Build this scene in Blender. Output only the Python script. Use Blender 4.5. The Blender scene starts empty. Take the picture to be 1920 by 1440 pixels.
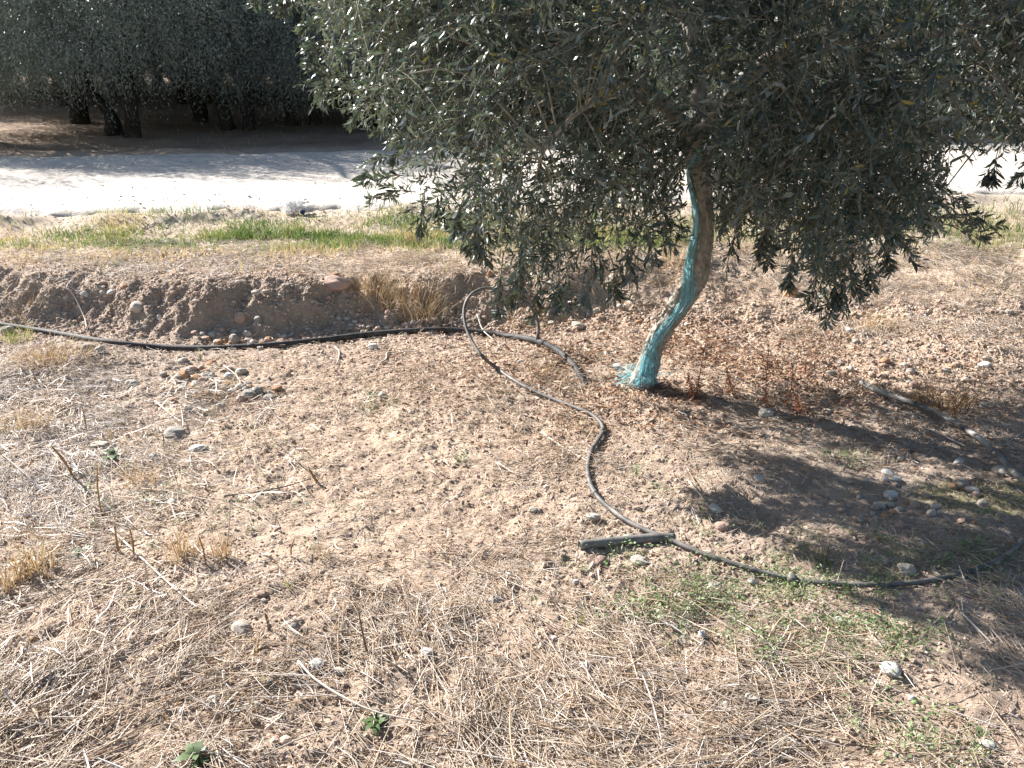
import bpy, math, random
import numpy as np
from mathutils import Vector, Matrix
R = math.radians
sc = bpy.context.scene
rng = np.random.default_rng(7)
random.seed(7)

# ------------------------------------------------------------------ camera, sky, sun, exposure
PITCH, FPX, CAMZ = R(22), 1663.0, 1.55
SUN_AZ, SUN_EL = R(-53), R(31)
cam_d = bpy.data.cameras.new('camera'); cam = bpy.data.objects.new('camera', cam_d)
sc.collection.objects.link(cam); sc.camera = cam
cam.location = (0, 0, CAMZ); cam.rotation_euler = (R(90) - PITCH, 0, 0)
cam_d.sensor_width = 36; cam_d.lens = 36 * FPX / 1920; cam_d.clip_start = .05; cam_d.clip_end = 2000
world = bpy.data.worlds.new('World'); sc.world = world; world.use_nodes = True
wn = world.node_tree.nodes; wl = world.node_tree.links
sky = wn.new('ShaderNodeTexSky'); sky.sky_type = 'NISHITA'; sky.sun_disc = False
sky.sun_elevation = SUN_EL; sky.sun_rotation = SUN_AZ
wl.new(sky.outputs[0], wn['Background'].inputs[0]); wn['Background'].inputs[1].default_value = .05
sun_d = bpy.data.lights.new('sun', 'SUN'); sun_d.energy = 5.0; sun_d.angle = R(.5); sun_d.color = (1, .955, .915)
sun = bpy.data.objects.new('sun', sun_d); sc.collection.objects.link(sun)
SV = Vector((math.sin(SUN_AZ) * math.cos(SUN_EL), math.cos(SUN_AZ) * math.cos(SUN_EL), math.sin(SUN_EL)))
sun.rotation_euler = SV.to_track_quat('Z', 'Y').to_euler()
sc.view_settings.view_transform = 'Standard'; sc.view_settings.look = 'None'
sc.view_settings.exposure = 1.7; sc.view_settings.gamma = 1
sc.render.engine = 'CYCLES'
sc.cycles.max_bounces = 6; sc.cycles.transparent_max_bounces = 8

# ------------------------------------------------------------------ helpers
def perlin(x, y, seed=0):
    x = np.asarray(x, np.float32); y = np.asarray(y, np.float32)
    x0 = np.floor(x).astype(np.int64); y0 = np.floor(y).astype(np.int64)
    fx = (x - x0).astype(np.float32); fy = (y - y0).astype(np.float32)
    def g(ix, iy, dx, dy):
        h = (ix * 374761393 + iy * 668265263 + seed * 974634777) & 0xFFFFFFFF
        h = ((h ^ (h >> 13)) * 1274126177) & 0xFFFFFFFF
        a = ((h ^ (h >> 16)) & 1023).astype(np.float32) * (2 * np.pi / 1024)
        return np.cos(a) * dx + np.sin(a) * dy
    u = fx * fx * fx * (fx * (fx * 6 - 15) + 10); v = fy * fy * fy * (fy * (fy * 6 - 15) + 10)
    a = g(x0, y0, fx, fy); b = g(x0 + 1, y0, fx - 1, fy); c = g(x0, y0 + 1, fx, fy - 1); d = g(x0 + 1, y0 + 1, fx - 1, fy - 1)
    return (a + (b - a) * u) * (1 - v) + (c + (d - c) * u) * v
def sstep(t):
    t = np.clip(t, 0, 1); return t * t * (3 - 2 * t)
def ang(px, py):                                    # a viewing direction of the photograph's camera, used to survey where things stand
    a = (np.asarray(px, float) - 960) / FPX; b = -(np.asarray(py, float) - 720) / FPX
    return np.stack([a, math.cos(PITCH) + b * math.sin(PITCH), -math.sin(PITCH) + b * math.cos(PITCH)], -1)
def to_px(P):
    P = np.asarray(P, float); x, y, z = P[..., 0], P[..., 1], P[..., 2] - CAMZ
    d = np.maximum(y * math.cos(PITCH) - z * math.sin(PITCH), 1e-3)
    return 960 + FPX * x / d, 720 - FPX * (y * math.sin(PITCH) + z * math.cos(PITCH)) / d

def road_near(x): return 7.08 + .11 * x
def road_far(x): return 10.5 + .11 * x
MOUNDS = [(-2.25, 4.0, .34, .07), (2.3, 4.55, .55, .07), (-.15, 3.75, .3, .02), (-1.0, 1.9, .5, .02), (.2, 4.02, .22, .03), (1.2, 2.1, .6, .02), (-2.3, 3.0, .5, .03)]
def macro(x, y):
    yf = np.interp(x, [-8, -4, -2.6, -1.9, -1.2, -.5, .3, 1.0, 2, 4, 9], [5.2, 4.9, 4.78, 4.5, 4.62, 4.72, 4.78, 4.8, 4.7, 4.6, 4.6])
    lip = .12 * perlin(x * 1.7, y * .6, 3) + .09 * perlin(x * 5, y * 4, 4) + .06 * perlin(x * 13, y * 11, 5)
    w = np.interp(x, [-4, -2.3, -1.2, 0, .9, 1.8, 4], [.36, .40, .30, .55, .75, 1.4, 1.6]) * (1 + .5 * perlin(x * 2.3, y * 0, 6))
    z = .2 * sstep((y - yf + lip) / w)
    z = z - .03 * np.exp(-((y - yf + .1) / .16) ** 2) * sstep((.9 - x) / .6)
    yn, yr = road_near(x), road_far(x)
    z = z + .075 * np.exp(-((y - yn + .12 + .1 * perlin(x * 1.3, y * 0, 8)) / .13) ** 2) * (.6 + perlin(x * 2.2, y * 2, 9)) * (1 - np.exp(-((x + 1.67) / .35) ** 2))
    z = z - .03 * np.exp(-((y - 6.0) / .45) ** 2) + .03 * np.exp(-((y - yr - .3) / .3) ** 2)
    for cx, cy, r, h in MOUNDS: z = z + h * np.exp(-((x - cx) ** 2 + (y - cy) ** 2) / (r * r))
    return z
def onroad(x, y): return sstep((y - road_near(x)) / .2) * sstep((road_far(x) - y) / .2)
def mid(x, y):
    return (.022 * perlin(x * 1.6, y * 1.6, 11) + .016 * perlin(x * 5.2, y * 5.2, 12)) * (1 - .9 * onroad(x, y))
def fine(x, y):
    near = 1 / (1 + np.maximum(0, np.hypot(x, y) - 8) * .25)
    cl = sstep(.45 + 1.5 * perlin(x * 1.4, y * 1.4, 21)) * .8 + .35
    bank = np.exp(-((y - 4.82) / .22) ** 2)
    n1 = perlin(x * 15, y * 15, 22); n2 = perlin(x * 36, y * 36, 23); n3 = perlin(x * 78, y * 78, 24)
    h = .013 * n1 + .008 * cl * np.maximum(n2, -.2) + .009 * cl * np.maximum(n3, -.1) + bank * (.03 * perlin(x * 9, y * 9, 27) + .028 * np.maximum(perlin(x * 19, y * 24, 25), -.1) + .02 * np.maximum(perlin(x * 44, y * 52, 28), -.1) + .012 * perlin(x * 75, y * 75, 29))
    pits = perlin(x * 4.3, y * 4.3, 26)
    h = h - .035 * np.clip(pits - .42, 0, 1) * cl
    return h * near * (1 - .85 * onroad(x, y))
def Hs(x, y): return macro(x, y) + mid(x, y)
def H(x, y): return Hs(x, y) + fine(x, y)
def ground(px, py, full=True):
    d = ang(px, py); f = H if full else Hs
    z = np.zeros(d.shape[:-1])
    for _ in range(14):
        t = (z - CAMZ) / np.minimum(d[..., 2], -.01)
        z = .5 * z + .5 * f(d[..., 0] * t, d[..., 1] * t)
    t = (z - CAMZ) / np.minimum(d[..., 2], -.01)
    return np.stack([d[..., 0] * t, d[..., 1] * t, f(d[..., 0] * t, d[..., 1] * t)], -1)
def at(px, py, Y):
    d = ang(px, py); t = Y / d[..., 1]
    return np.stack([d[..., 0] * t, d[..., 1] * t, CAMZ + d[..., 2] * t], -1)
def px_size(p): return np.linalg.norm(np.asarray(p) - np.array([0, 0, CAMZ])) / FPX   # metres per photo pixel at a point

def mesh_np(name, V, F, mat=None, tint=None, smooth=True, extra=None):
    """V (n,3); F = list of (m,k) index arrays."""
    me = bpy.data.meshes.new(name)
    V = np.ascontiguousarray(V, np.float32); F = [np.asarray(f, np.int32) for f in F if len(f)]
    me.vertices.add(len(V)); me.vertices.foreach_set('co', V.ravel())
    tot = np.concatenate([np.full(len(f), f.shape[1], np.int32) for f in F])
    me.loops.add(int(tot.sum())); me.loops.foreach_set('vertex_index', np.concatenate([f.ravel() for f in F]))
    me.polygons.add(len(tot)); st = np.zeros(len(tot), np.int32); st[1:] = np.cumsum(tot)[:-1]
    me.polygons.foreach_set('loop_start', st)
    me.polygons.foreach_set('use_smooth', np.full(len(tot), smooth, bool))
    for nm, arr in dict(({'tint': tint} if tint is not None else {}), **(extra or {})).items():
        a = me.attributes.new(nm, 'FLOAT', 'POINT'); a.data.foreach_set('value', np.ascontiguousarray(arr, np.float32))
    if mat: me.materials.append(mat)
    me.update(calc_edges=True)
    return me
def link(name, me, parent=None, loc=None):
    o = bpy.data.objects.new(name, me); sc.collection.objects.link(o)
    if parent: o.parent = parent
    if loc is not None: o.location = loc
    return o
def tag(o, label=None, cat=None, group=None, kind=None):
    if label: o['label'] = label
    if cat: o['category'] = cat
    if group: o['group'] = group
    if kind: o['kind'] = kind
    return o
def empty(name, loc=(0, 0, 0), rz=0): 
    o = link(name, None); o.location = loc; o.rotation_euler.z = rz; return o
def norm(v): return v / np.maximum(np.linalg.norm(v, axis=-1, keepdims=True), 1e-9)

def tubes(P, Rr, m=3, caps=False, seed=1):
    """P (N,K,3) polylines, Rr (N,K) radii -> verts, [faces]"""
    N, K, _ = P.shape; T = np.gradient(P, axis=1); T = norm(T)
    ref = norm(np.random.default_rng(seed).normal(size=(N, 1, 3))); ref = np.repeat(ref, K, 1)
    S = norm(np.cross(T, ref)); U = np.cross(T, S)
    a = np.arange(m) * 2 * np.pi / m
    V = P[:, :, None] + Rr[:, :, None, None] * (S[:, :, None] * np.cos(a)[None, None, :, None] + U[:, :, None] * np.sin(a)[None, None, :, None])
    idx = np.arange(N * K * m).reshape(N, K, m)
    q = np.stack([idx[:, :-1], np.roll(idx, -1, 2)[:, :-1], np.roll(idx, -1, 2)[:, 1:], idx[:, 1:]], -1).reshape(-1, 4)
    F = [q]
    if caps: F += [idx[:, 0, ::-1].reshape(N, m), idx[:, -1].reshape(N, m)]
    return V.reshape(-1, 3), F
def ribbons(P, W, S):
    N, K, _ = P.shape
    V = np.stack([P - S[:, None] * W[..., None], P + S[:, None] * W[..., None]], 2)
    idx = np.arange(N * K * 2).reshape(N, K, 2)
    q = np.stack([idx[:, :-1, 0], idx[:, :-1, 1], idx[:, 1:, 1], idx[:, 1:, 0]], -1).reshape(-1, 4)
    return V.reshape(-1, 3), [q]
def leaves(B, D, Nn, L, W, bend=.12, fold=.25):
    """six-vertex lanceolate leaves"""
    n = len(B); D = norm(D); S = norm(np.cross(D, Nn)); U = np.cross(S, D); L = L[:, None]; W = W[:, None]
    bend = np.broadcast_to(bend, (n,))[:, None]
    c1 = B + D * L * .32 + U * L * bend * .4; c2 = B + D * L * .68 + U * L * bend * .2; tip = B + D * L - U * L * bend * .5
    V = np.stack([B, c1 - S * W * .5 + U * W * fold, c1 + S * W * .5 + U * W * fold, c2 - S * W * .42 + U * W * fold, c2 + S * W * .42 + U * W * fold, tip], 1)
    i = np.arange(n)[:, None] * 6
    return V.reshape(-1, 3), [np.concatenate([i + np.array([[0, 2, 1]]), i + np.array([[3, 4, 5]])]), i + np.array([[1, 2, 4, 3]])]
def merge(parts):
    Vs, Fs, off = [], [], 0
    for V, F in parts:
        Vs.append(V); Fs += [f + off for f in F]; off += len(V)
    return np.concatenate(Vs), Fs
def spline(pts, n):
    P = np.asarray(pts, float); P = np.concatenate([[2 * P[0] - P[1]], P, [2 * P[-1] - P[-2]]])
    seg = len(P) - 3; d = np.linalg.norm(np.diff(P[1:-1], axis=0), axis=1) ** .5
    u = np.linspace(0, 1, n); cum = np.concatenate([[0], np.cumsum(d ** 2)]); cum /= cum[-1]
    k = np.clip(np.searchsorted(cum, u, side='right') - 1, 0, seg - 1); t = ((u - cum[k]) / (cum[k + 1] - cum[k]))[:, None]
    p0, p1, p2, p3 = P[k], P[k + 1], P[k + 2], P[k + 3]
    return .5 * (2 * p1 + (p2 - p0) * t + (2 * p0 - 5 * p1 + 4 * p2 - p3) * t ** 2 + (3 * p1 - 3 * p2 + p3 - p0) * t ** 3)
def tube1(P, r, m=12, hollow=False):
    """one tube along a path, parallel-transport frame, closed ends"""
    P = np.asarray(P, float); K = len(P); r = np.broadcast_to(r, (K,)); T = norm(np.gradient(P, axis=0))
    s = np.cross(T[0], [.3, .2, 1.0]); s /= np.linalg.norm(s); S = []
    for k in range(K):
        s = s - T[k] * np.dot(s, T[k]); s /= np.linalg.norm(s); S.append(s)
    S = np.array(S); U = np.cross(T, S); a = np.arange(m) * 2 * np.pi / m
    V = P[:, None] + r[:, None, None] * (S[:, None] * np.cos(a)[None, :, None] + U[:, None] * np.sin(a)[None, :, None])
    idx = np.arange(K * m).reshape(K, m)
    q = np.stack([idx[:-1], np.roll(idx, -1, 1)[:-1], np.roll(idx, -1, 1)[1:], idx[1:]], -1).reshape(-1, 4)
    return V.reshape(-1, 3), [q, idx[:1, ::-1], idx[-1:]]
def inpoly(px, py, poly):
    poly = np.asarray(poly, float); inside = np.zeros(np.shape(px), bool); j = len(poly) - 1
    for i in range(len(poly)):
        xi, yi = poly[i]; xj, yj = poly[j]
        c = ((yi > py) != (yj > py)) & (px < (xj - xi) * (py - yi) / ((yj - yi) if yj != yi else 1e-9) + xi)
        inside ^= c; j = i
    return inside

# ------------------------------------------------------------------ materials
def new_mat(name):
    m = bpy.data.materials.new(name); m.use_nodes = True; nt = m.node_tree
    return m, nt.nodes, nt.links, nt.nodes['Principled BSDF']
def ramp(n, l, fac, stops):
    r = n.new('ShaderNodeValToRGB'); e = r.color_ramp.elements
    while len(e) < len(stops): e.new(.5)
    for el, (p, c) in zip(e, stops): el.position = p; el.color = (*c, 1)
    l.new(fac, r.inputs[0]); return r.outputs[0]
def noise(n, l, scale, detail=4, rough=.6, coord='Object'):
    tc = n.new('ShaderNodeTexCoord'); t = n.new('ShaderNodeTexNoise'); t.inputs['Scale'].default_value = scale
    t.inputs['Detail'].default_value = detail; t.inputs['Roughness'].default_value = rough
    l.new(tc.outputs[coord], t.inputs['Vector']); return t.outputs['Fac']
def attr(n, name): a = n.new('ShaderNodeAttribute'); a.attribute_name = name; return a.outputs['Fac']
def mixc(n, l, fac, a, b, mode='MIX'):
    m = n.new('ShaderNodeMix'); m.data_type = 'RGBA'; m.blend_type = mode
    for s, v in ((m.inputs[0], fac), (m.inputs[6], a), (m.inputs[7], b)):
        if hasattr(v, 'links') or hasattr(v, 'is_linked'): l.new(v, s)
        elif isinstance(v, (int, float)): s.default_value = v
        else: s.default_value = (*v, 1)
    return m.outputs[2]
def bump(n, l, h, dist, strength=1, bs=None):
    b = n.new('ShaderNodeBump'); b.inputs['Strength'].default_value = strength; b.inputs['Distance'].default_value = dist
    l.new(h, b.inputs['Height']); 
    if bs: l.new(b.outputs[0], bs.inputs['Normal'])
    return b.outputs[0]

def mat_ground():
    m, n, l, b = new_mat('soil')
    big = ramp(n, l, noise(n, l, 1.1, 5, .65), [(.3, (.31, .232, .175)), (.5, (.40, .305, .226)), (.72, (.485, .395, .31))])
    sml = ramp(n, l, noise(n, l, 38, 6, .7), [(.3, (.62, .6, .58)), (.5, (1, 1, 1)), (.72, (1.22, 1.2, 1.18))])
    c = mixc(n, l, 1.0, big, sml, 'MULTIPLY')
    c = mixc(n, l, attr(n, 'grey'), c, mixc(n, l, .7, c, (.30, .245, .20)))  # part grey soil, part painted shade of bank face and crown
    c = mixc(n, l, attr(n, 'moss'), c, (.16, .17, .06))
    c = mixc(n, l, attr(n, 'pale'), c, (.52, .45, .36))
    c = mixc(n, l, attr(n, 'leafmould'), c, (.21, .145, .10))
    spots = ramp(n, l, noise(n, l, 170, 3, .6), [(.55, (0, 0, 0)), (.75, (1, 1, 1))])
    c = mixc(n, l, spots, c, (.56, .46, .36))
    l.new(c, b.inputs['Base Color']); b.inputs['Roughness'].default_value = .95; b.inputs['Specular IOR Level'].default_value = .15
    bump(n, l, noise(n, l, 130, 5, .75), .006, 1, b)
    return m
def mat_road():
    m, n, l, b = new_mat('pale_gravel')
    c = ramp(n, l, noise(n, l, .9, 5, .6), [(.3, (.50, .45, .385)), (.7, (.62, .57, .50))])
    s = ramp(n, l, noise(n, l, 26, 5, .7), [(.28, (.55, .53, .51)), (.46, (1, 1, 1)), (.75, (1.1, 1.1, 1.1))])
    l.new(mixc(n, l, 1.0, c, s, 'MULTIPLY'), b.inputs['Base Color']); b.inputs['Roughness'].default_value = .95
    bump(n, l, noise(n, l, 30, 6, .75), .02, .8, b)
    return m
def mat_tint(name, stops, rough=.8, transl=0.0, spec=.3, nz=None, bmp=None):
    m, n, l, b = new_mat(name)
    c = ramp(n, l, attr(n, 'tint'), stops)
    if nz: c = mixc(n, l, 1.0, c, ramp(n, l, noise(n, l, nz, 4, .6), [(.3, (.7, .7, .7)), (.7, (1.2, 1.2, 1.2))]), 'MULTIPLY')
    l.new(c, b.inputs['Base Color']); b.inputs['Roughness'].default_value = rough; b.inputs['Specular IOR Level'].default_value = spec
    if bmp: bump(n, l, noise(n, l, bmp[0], 4, .6), bmp[1], 1, b)
    if transl:
        t = n.new('ShaderNodeBsdfTranslucent'); l.new(c, t.inputs[0]); x = n.new('ShaderNodeMixShader'); x.inputs[0].default_value = transl
        l.new(b.outputs[0], x.inputs[1]); l.new(t.outputs[0], x.inputs[2]); l.new(x.outputs[0], n['Material Output'].inputs[0])
    return m
def mat_olive_leaf(name, top, under, rough, transl):
    m, n, l, b = new_mat(name)
    ct = ramp(n, l, attr(n, 'tint'), top); cu = ramp(n, l, attr(n, 'tint'), under)
    g = n.new('ShaderNodeNewGeometry')
    c = mixc(n, l, g.outputs['Backfacing'], ct, cu)
    l.new(c, b.inputs['Base Color']); b.inputs['Roughness'].default_value = rough; b.inputs['Specular IOR Level'].default_value = .5
    t = n.new('ShaderNodeBsdfTranslucent'); l.new(mixc(n, l, .5, ct, (.10, .14, .045)), t.inputs[0])
    x = n.new('ShaderNodeMixShader'); x.inputs[0].default_value = transl
    l.new(b.outputs[0], x.inputs[1]); l.new(t.outputs[0], x.inputs[2]); l.new(x.outputs[0], n['Material Output'].inputs[0])
    return m
def mat_plain(name, c1, c2, scale=20, rough=.7, spec=.4, bmp=None, det=4):
    m, n, l, b = new_mat(name)
    l.new(ramp(n, l, noise(n, l, scale, det, .65), [(.32, c1), (.68, c2)]), b.inputs['Base Color'])
    b.inputs['Roughness'].default_value = rough; b.inputs['Specular IOR Level'].default_value = spec
    if bmp: bump(n, l, noise(n, l, bmp[0], 5, .65), bmp[1], 1, b)
    return m
M = {}
M['soil'] = mat_ground(); M['road'] = mat_road()
M['gravel'] = mat_tint('gravel_mat', [(0, (.32, .235, .18)), (.45, (.43, .325, .25)), (.8, (.52, .42, .34)), (1, (.62, .56, .49))], .95, 0, .2, 60, (150, .003))
M['straw'] = mat_tint('straw_mat', [(0, (.16, .09, .045)), (.25, (.33, .215, .13)), (.55, (.50, .39, .275)), (.8, (.58, .50, .42)), (1, (.62, .595, .57))], .6, .12, .45)
M['litter'] = mat_tint('litter_mat', [(0, (.11, .05, .028)), (.4, (.27, .14, .075)), (.7, (.42, .27, .165)), (1, (.55, .47, .38))], .6, .1, .4)
M['grass'] = mat_tint('grass_mat', [(0, (.085, .15, .03)), (.45, (.19, .25, .065)), (.7, (.37, .34, .13)), (1, (.52, .41, .22))], .5, .35, .4)
M['weed'] = mat_tint('weed_mat', [(0, (.075, .125, .045)), (.6, (.18, .255, .10)), (1, (.32, .38, .22))], .5, .3, .4)
M['dry'] = mat_tint('dry_grass_mat', [(0, (.17, .095, .04)), (.35, (.37, .235, .11)), (.7, (.50, .375, .205)), (1, (.58, .50, .36))], .6, .25, .35)
M['dry_dark'] = mat_tint('dark_dry_grass_mat', [(0, (.10, .05, .02)), (.5, (.24, .135, .05)), (1, (.40, .26, .11))], .6, .2, .35)
M['red'] = mat_tint('red_weed_mat', [(0, (.14, .04, .018)), (.6, (.33, .12, .055)), (1, (.44, .21, .10))], .7, .15, .3)
M['leaf'] = mat_olive_leaf('olive_leaf_mat', [(0, (.034, .051, .044)), (.5, (.052, .074, .062)), (.86, (.095, .125, .075)), (.95, (.20, .19, .035)), (1, (.30, .20, .05))],
                           [(0, (.17, .205, .195)), (.8, (.26, .30, .285)), (1, (.30, .30, .17))], .38, .27)
M['leaf_far'] = mat_olive_leaf('far_olive_leaf_mat', [(0, (.08, .105, .085)), (1, (.21, .245, .20))], [(0, (.16, .19, .165)), (1, (.30, .335, .30))], .5, .2)
M['twig'] = mat_plain('twig_bark', (.16, .14, .10), (.26, .24, .18), 30, .8)
M['bark'] = mat_plain('olive_bark', (.20, .18, .15), (.45, .42, .36), 34, .92, .15, (70, .012), 6)
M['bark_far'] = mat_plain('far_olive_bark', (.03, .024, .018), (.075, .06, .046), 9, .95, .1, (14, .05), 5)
M['pipe'] = mat_plain('dusty_black_pipe', (.028, .028, .03), (.08, .075, .07), 24, .7, .22, (90, .0015), 6)
M['hose'] = mat_plain('dusty_drip_hose', (.04, .04, .043), (.21, .195, .175), 22, .6, .35, None, 6)
M['hose_old'] = mat_plain('soil_crusted_hose', (.02, .02, .022), (.40, .375, .34), 9, .65, .3, None, 5)
M['offcut'] = mat_plain('dusty_grey_pipe', (.10, .097, .09), (.22, .21, .19), 30, .65, .3, (90, .0015), 6)
M['twine'] = mat_tint('teal_twine_mat', [(0, (.20, .58, .66)), (.5, (.42, .80, .85)), (1, (.78, .93, .95))], .35, .5, .5)
M['stick'] = mat_plain('bleached_stick', (.40, .34, .27), (.60, .55, .48), 60, .8)
M['cane'] = mat_plain('brown_cane', (.24, .125, .05), (.46, .27, .12), 50, .75, .3)
M['stem'] = mat_plain('dark_stem', (.10, .075, .055), (.26, .20, .15), 40, .8)
M['st_pale'] = mat_plain('pale_stone', (.42, .37, .30), (.60, .55, .47), 16, .85, .25, (70, .003))
M['st_white'] = mat_plain('white_stone', (.54, .51, .46), (.68, .66, .62), 16, .8, .25, (70, .003))
M['st_grey'] = mat_plain('grey_stone', (.29, .26, .22), (.42, .385, .335), 16, .85, .25, (70, .003))
M['st_orange'] = mat_plain('orange_stone', (.40, .225, .125), (.56, .36, .22), 14, .9, .2, (60, .004))
M['st_pink'] = mat_plain('pinkish_stone', (.44, .30, .23), (.57, .42, .34), 14, .88, .2, (60, .004))

# ------------------------------------------------------------------ setting: ground sheet and road
def growth(a, step, ratio, end):
    out = []; s = step
    while a < end: s *= ratio; a += s; out.append(a)
    return out
xf = np.arange(-2.75, 2.85, .0062)
gx = np.array([-v for v in growth(2.75, .0062, 1.05, 320)][::-1] + list(xf) + growth(xf[-1], .0062, 1.05, 320))
yf_ = np.arange(1.15, 5.25, .0062)
yb = [-v for v in growth(-1.15, .0062, 1.07, 60)][::-1]
y1 = growth(yf_[-1], .0062, 1.014, 15); y2 = growth(y1[-1], .13, 1.08, 420)
gy = np.array(yb + list(yf_) + y1 + y2)
GX, GY = np.meshgrid(gx, gy)
X, Y = GX.ravel(), GY.ravel(); Z = H(X, Y)
far = sstep((np.hypot(X, Y) - 40) / 60); Z = Z * (1 - far) + .2 * far
nx, ny = len(gx), len(gy); I = np.arange(nx * ny).reshape(ny, nx)
quads = np.stack([I[:-1, :-1], I[:-1, 1:], I[1:, 1:], I[1:, :-1]], -1).reshape(-1, 4)
bank_shade = np.exp(-((Y - 4.75) / .22) ** 2) * sstep((.6 - X) / .6)  # shade of the bank face, put into the soil colour as grey
crown_shade = np.exp(-((X - 1.7) / 1.0) ** 2 - ((Y - 2.9) / .75) ** 2)  # crown shadow area; its shade is painted into the soil, moss grows there too
grey = np.clip(.75 * bank_shade + .9 * crown_shade + .5 * sstep((-1.4 - X) / .8) * (Y < 4.3) + .35 * sstep(.3 + 2 * perlin(X * .9, Y * .9, 31)), 0, 1)
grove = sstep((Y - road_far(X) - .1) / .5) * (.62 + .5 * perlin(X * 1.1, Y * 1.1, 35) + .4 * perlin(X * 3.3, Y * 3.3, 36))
moss = .7 * sstep((perlin(X * 3.1, Y * 3.1, 32) + .15 - np.hypot((X - 1.55) / 1.0, (Y - 2.75) / .5)) * 2.5 + .5) * crown_shade
moss = np.maximum(moss, .35 * np.exp(-((Y - 6.15) / .4) ** 2) * sstep((X + 3.2) / .8) * sstep(.5 + perlin(X * 4, Y * 4, 33)))
pale = .55 * np.exp(-((Y - road_near(X) + .1) / .35) ** 2) + .25 * sstep((X - 1.6) / 1) * sstep((Y - 4.6) / .5) * sstep((6.6 - Y) / .3)
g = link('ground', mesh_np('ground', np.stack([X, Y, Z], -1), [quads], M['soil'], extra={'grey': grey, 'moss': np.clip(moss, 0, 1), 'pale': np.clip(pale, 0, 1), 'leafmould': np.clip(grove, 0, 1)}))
tag(g, kind='structure'); del GX, GY, quads, I
# dirt road: dips under the ground at its ragged edges
rx = np.concatenate([np.arange(-60, -8, .5), np.arange(-8, 8, .035), np.arange(8, 60, .5)]); rv = np.linspace(0, 1, 105)
RX, RV = np.meshgrid(rx, rv); RY = road_near(RX) - .12 + RV * (road_far(RX) - road_near(RX) + .24)
e = np.maximum(np.minimum(RV, 1 - RV) * 3.6 + .16 * perlin(RX * 2.2, RY * 2.2, 44) + .09 * perlin(RX * 7, RY * 7, 45) - .03, 0)
RZ = .235 + .035 * sstep(e / .9) - .10 * (1 - sstep(e / .22)) + .006 * perlin(RX * 7, RY * 7, 41) + .012 * perlin(RX * 1.1, RY * 2.5, 42) + .009 * np.abs(perlin(RX * 13, RY * 17, 43)) * (1 + np.exp(-((RV - .12) / .1) ** 2))
RZ = RZ - .016 * np.exp(-((RV - .3) / .09) ** 2) - .016 * np.exp(-((RV - .68) / .09) ** 2)
I = np.arange(RX.size).reshape(RX.shape)
q = np.stack([I[:-1, :-1], I[:-1, 1:], I[1:, 1:], I[1:, :-1]], -1).reshape(-1, 4)
tag(link('road', mesh_np('road', np.stack([RX.ravel(), RY.ravel(), RZ.ravel()], -1), [q], M['road'])), kind='structure')

# ------------------------------------------------------------------ the near olive tree
tree = empty('olive_tree', ground(1207, 712)); TB = np.array(tree.location)
tag(tree, 'young olive tree with slanting trunk tied with teal twine beside the black pipe', 'tree')
TP = [(1204, 722, 3.80), (1208, 705, 3.80), (1216, 685, 3.80), (1229, 642, 3.80), (1250, 608, 3.79), (1276, 570, 3.78), (1299, 535, 3.77), (1310, 500, 3.76), (1318, 434, 3.75), (1316, 381, 3.74), (1313, 330, 3.74), (1308, 290, 3.74), (1302, 250, 3.74)]
tp = spline([at(*p) for p in TP], 220)
tr = np.interp(np.linspace(0, 1, 220), [0, .06, .15, .3, .5, .7, .85, .93, 1], [.064, .050, .046, .047, .050, .043, .043, .055, .058])
V, F = tube1(tp, tr, 56)
vv = V.reshape(220, 56, 3); cc = tp[:, None]; dd = norm(vv - cc); th = np.arange(56) * 2 * np.pi / 56
k = np.arange(220)[:, None] * .037
disp = .004 * perlin(np.cos(th)[None] * 1.3 + k * .8 + 5, np.sin(th)[None] * 1.3 + k * .3, 51) + .0035 * perlin(th[None] * 2.2 + 0 * k, k * 2.2, 52) + .002 * perlin(th[None] * 5 + 0 * k, k * 9, 53)
disp = disp - .0035 * np.clip(1 - 5 * np.abs(perlin(np.cos(th)[None] * 4.5 + k * 1.2, np.sin(th)[None] * 4.5 + k * .5, 57)), 0, 1) + .0018 * perlin(th[None] * 8 + 0 * k, k * 22, 58)
V = (vv + dd * (disp * 2.2)[..., None]).reshape(-1, 3)
trunk = link('trunk', mesh_np('trunk', V - TB, F, M['bark']), tree)

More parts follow.
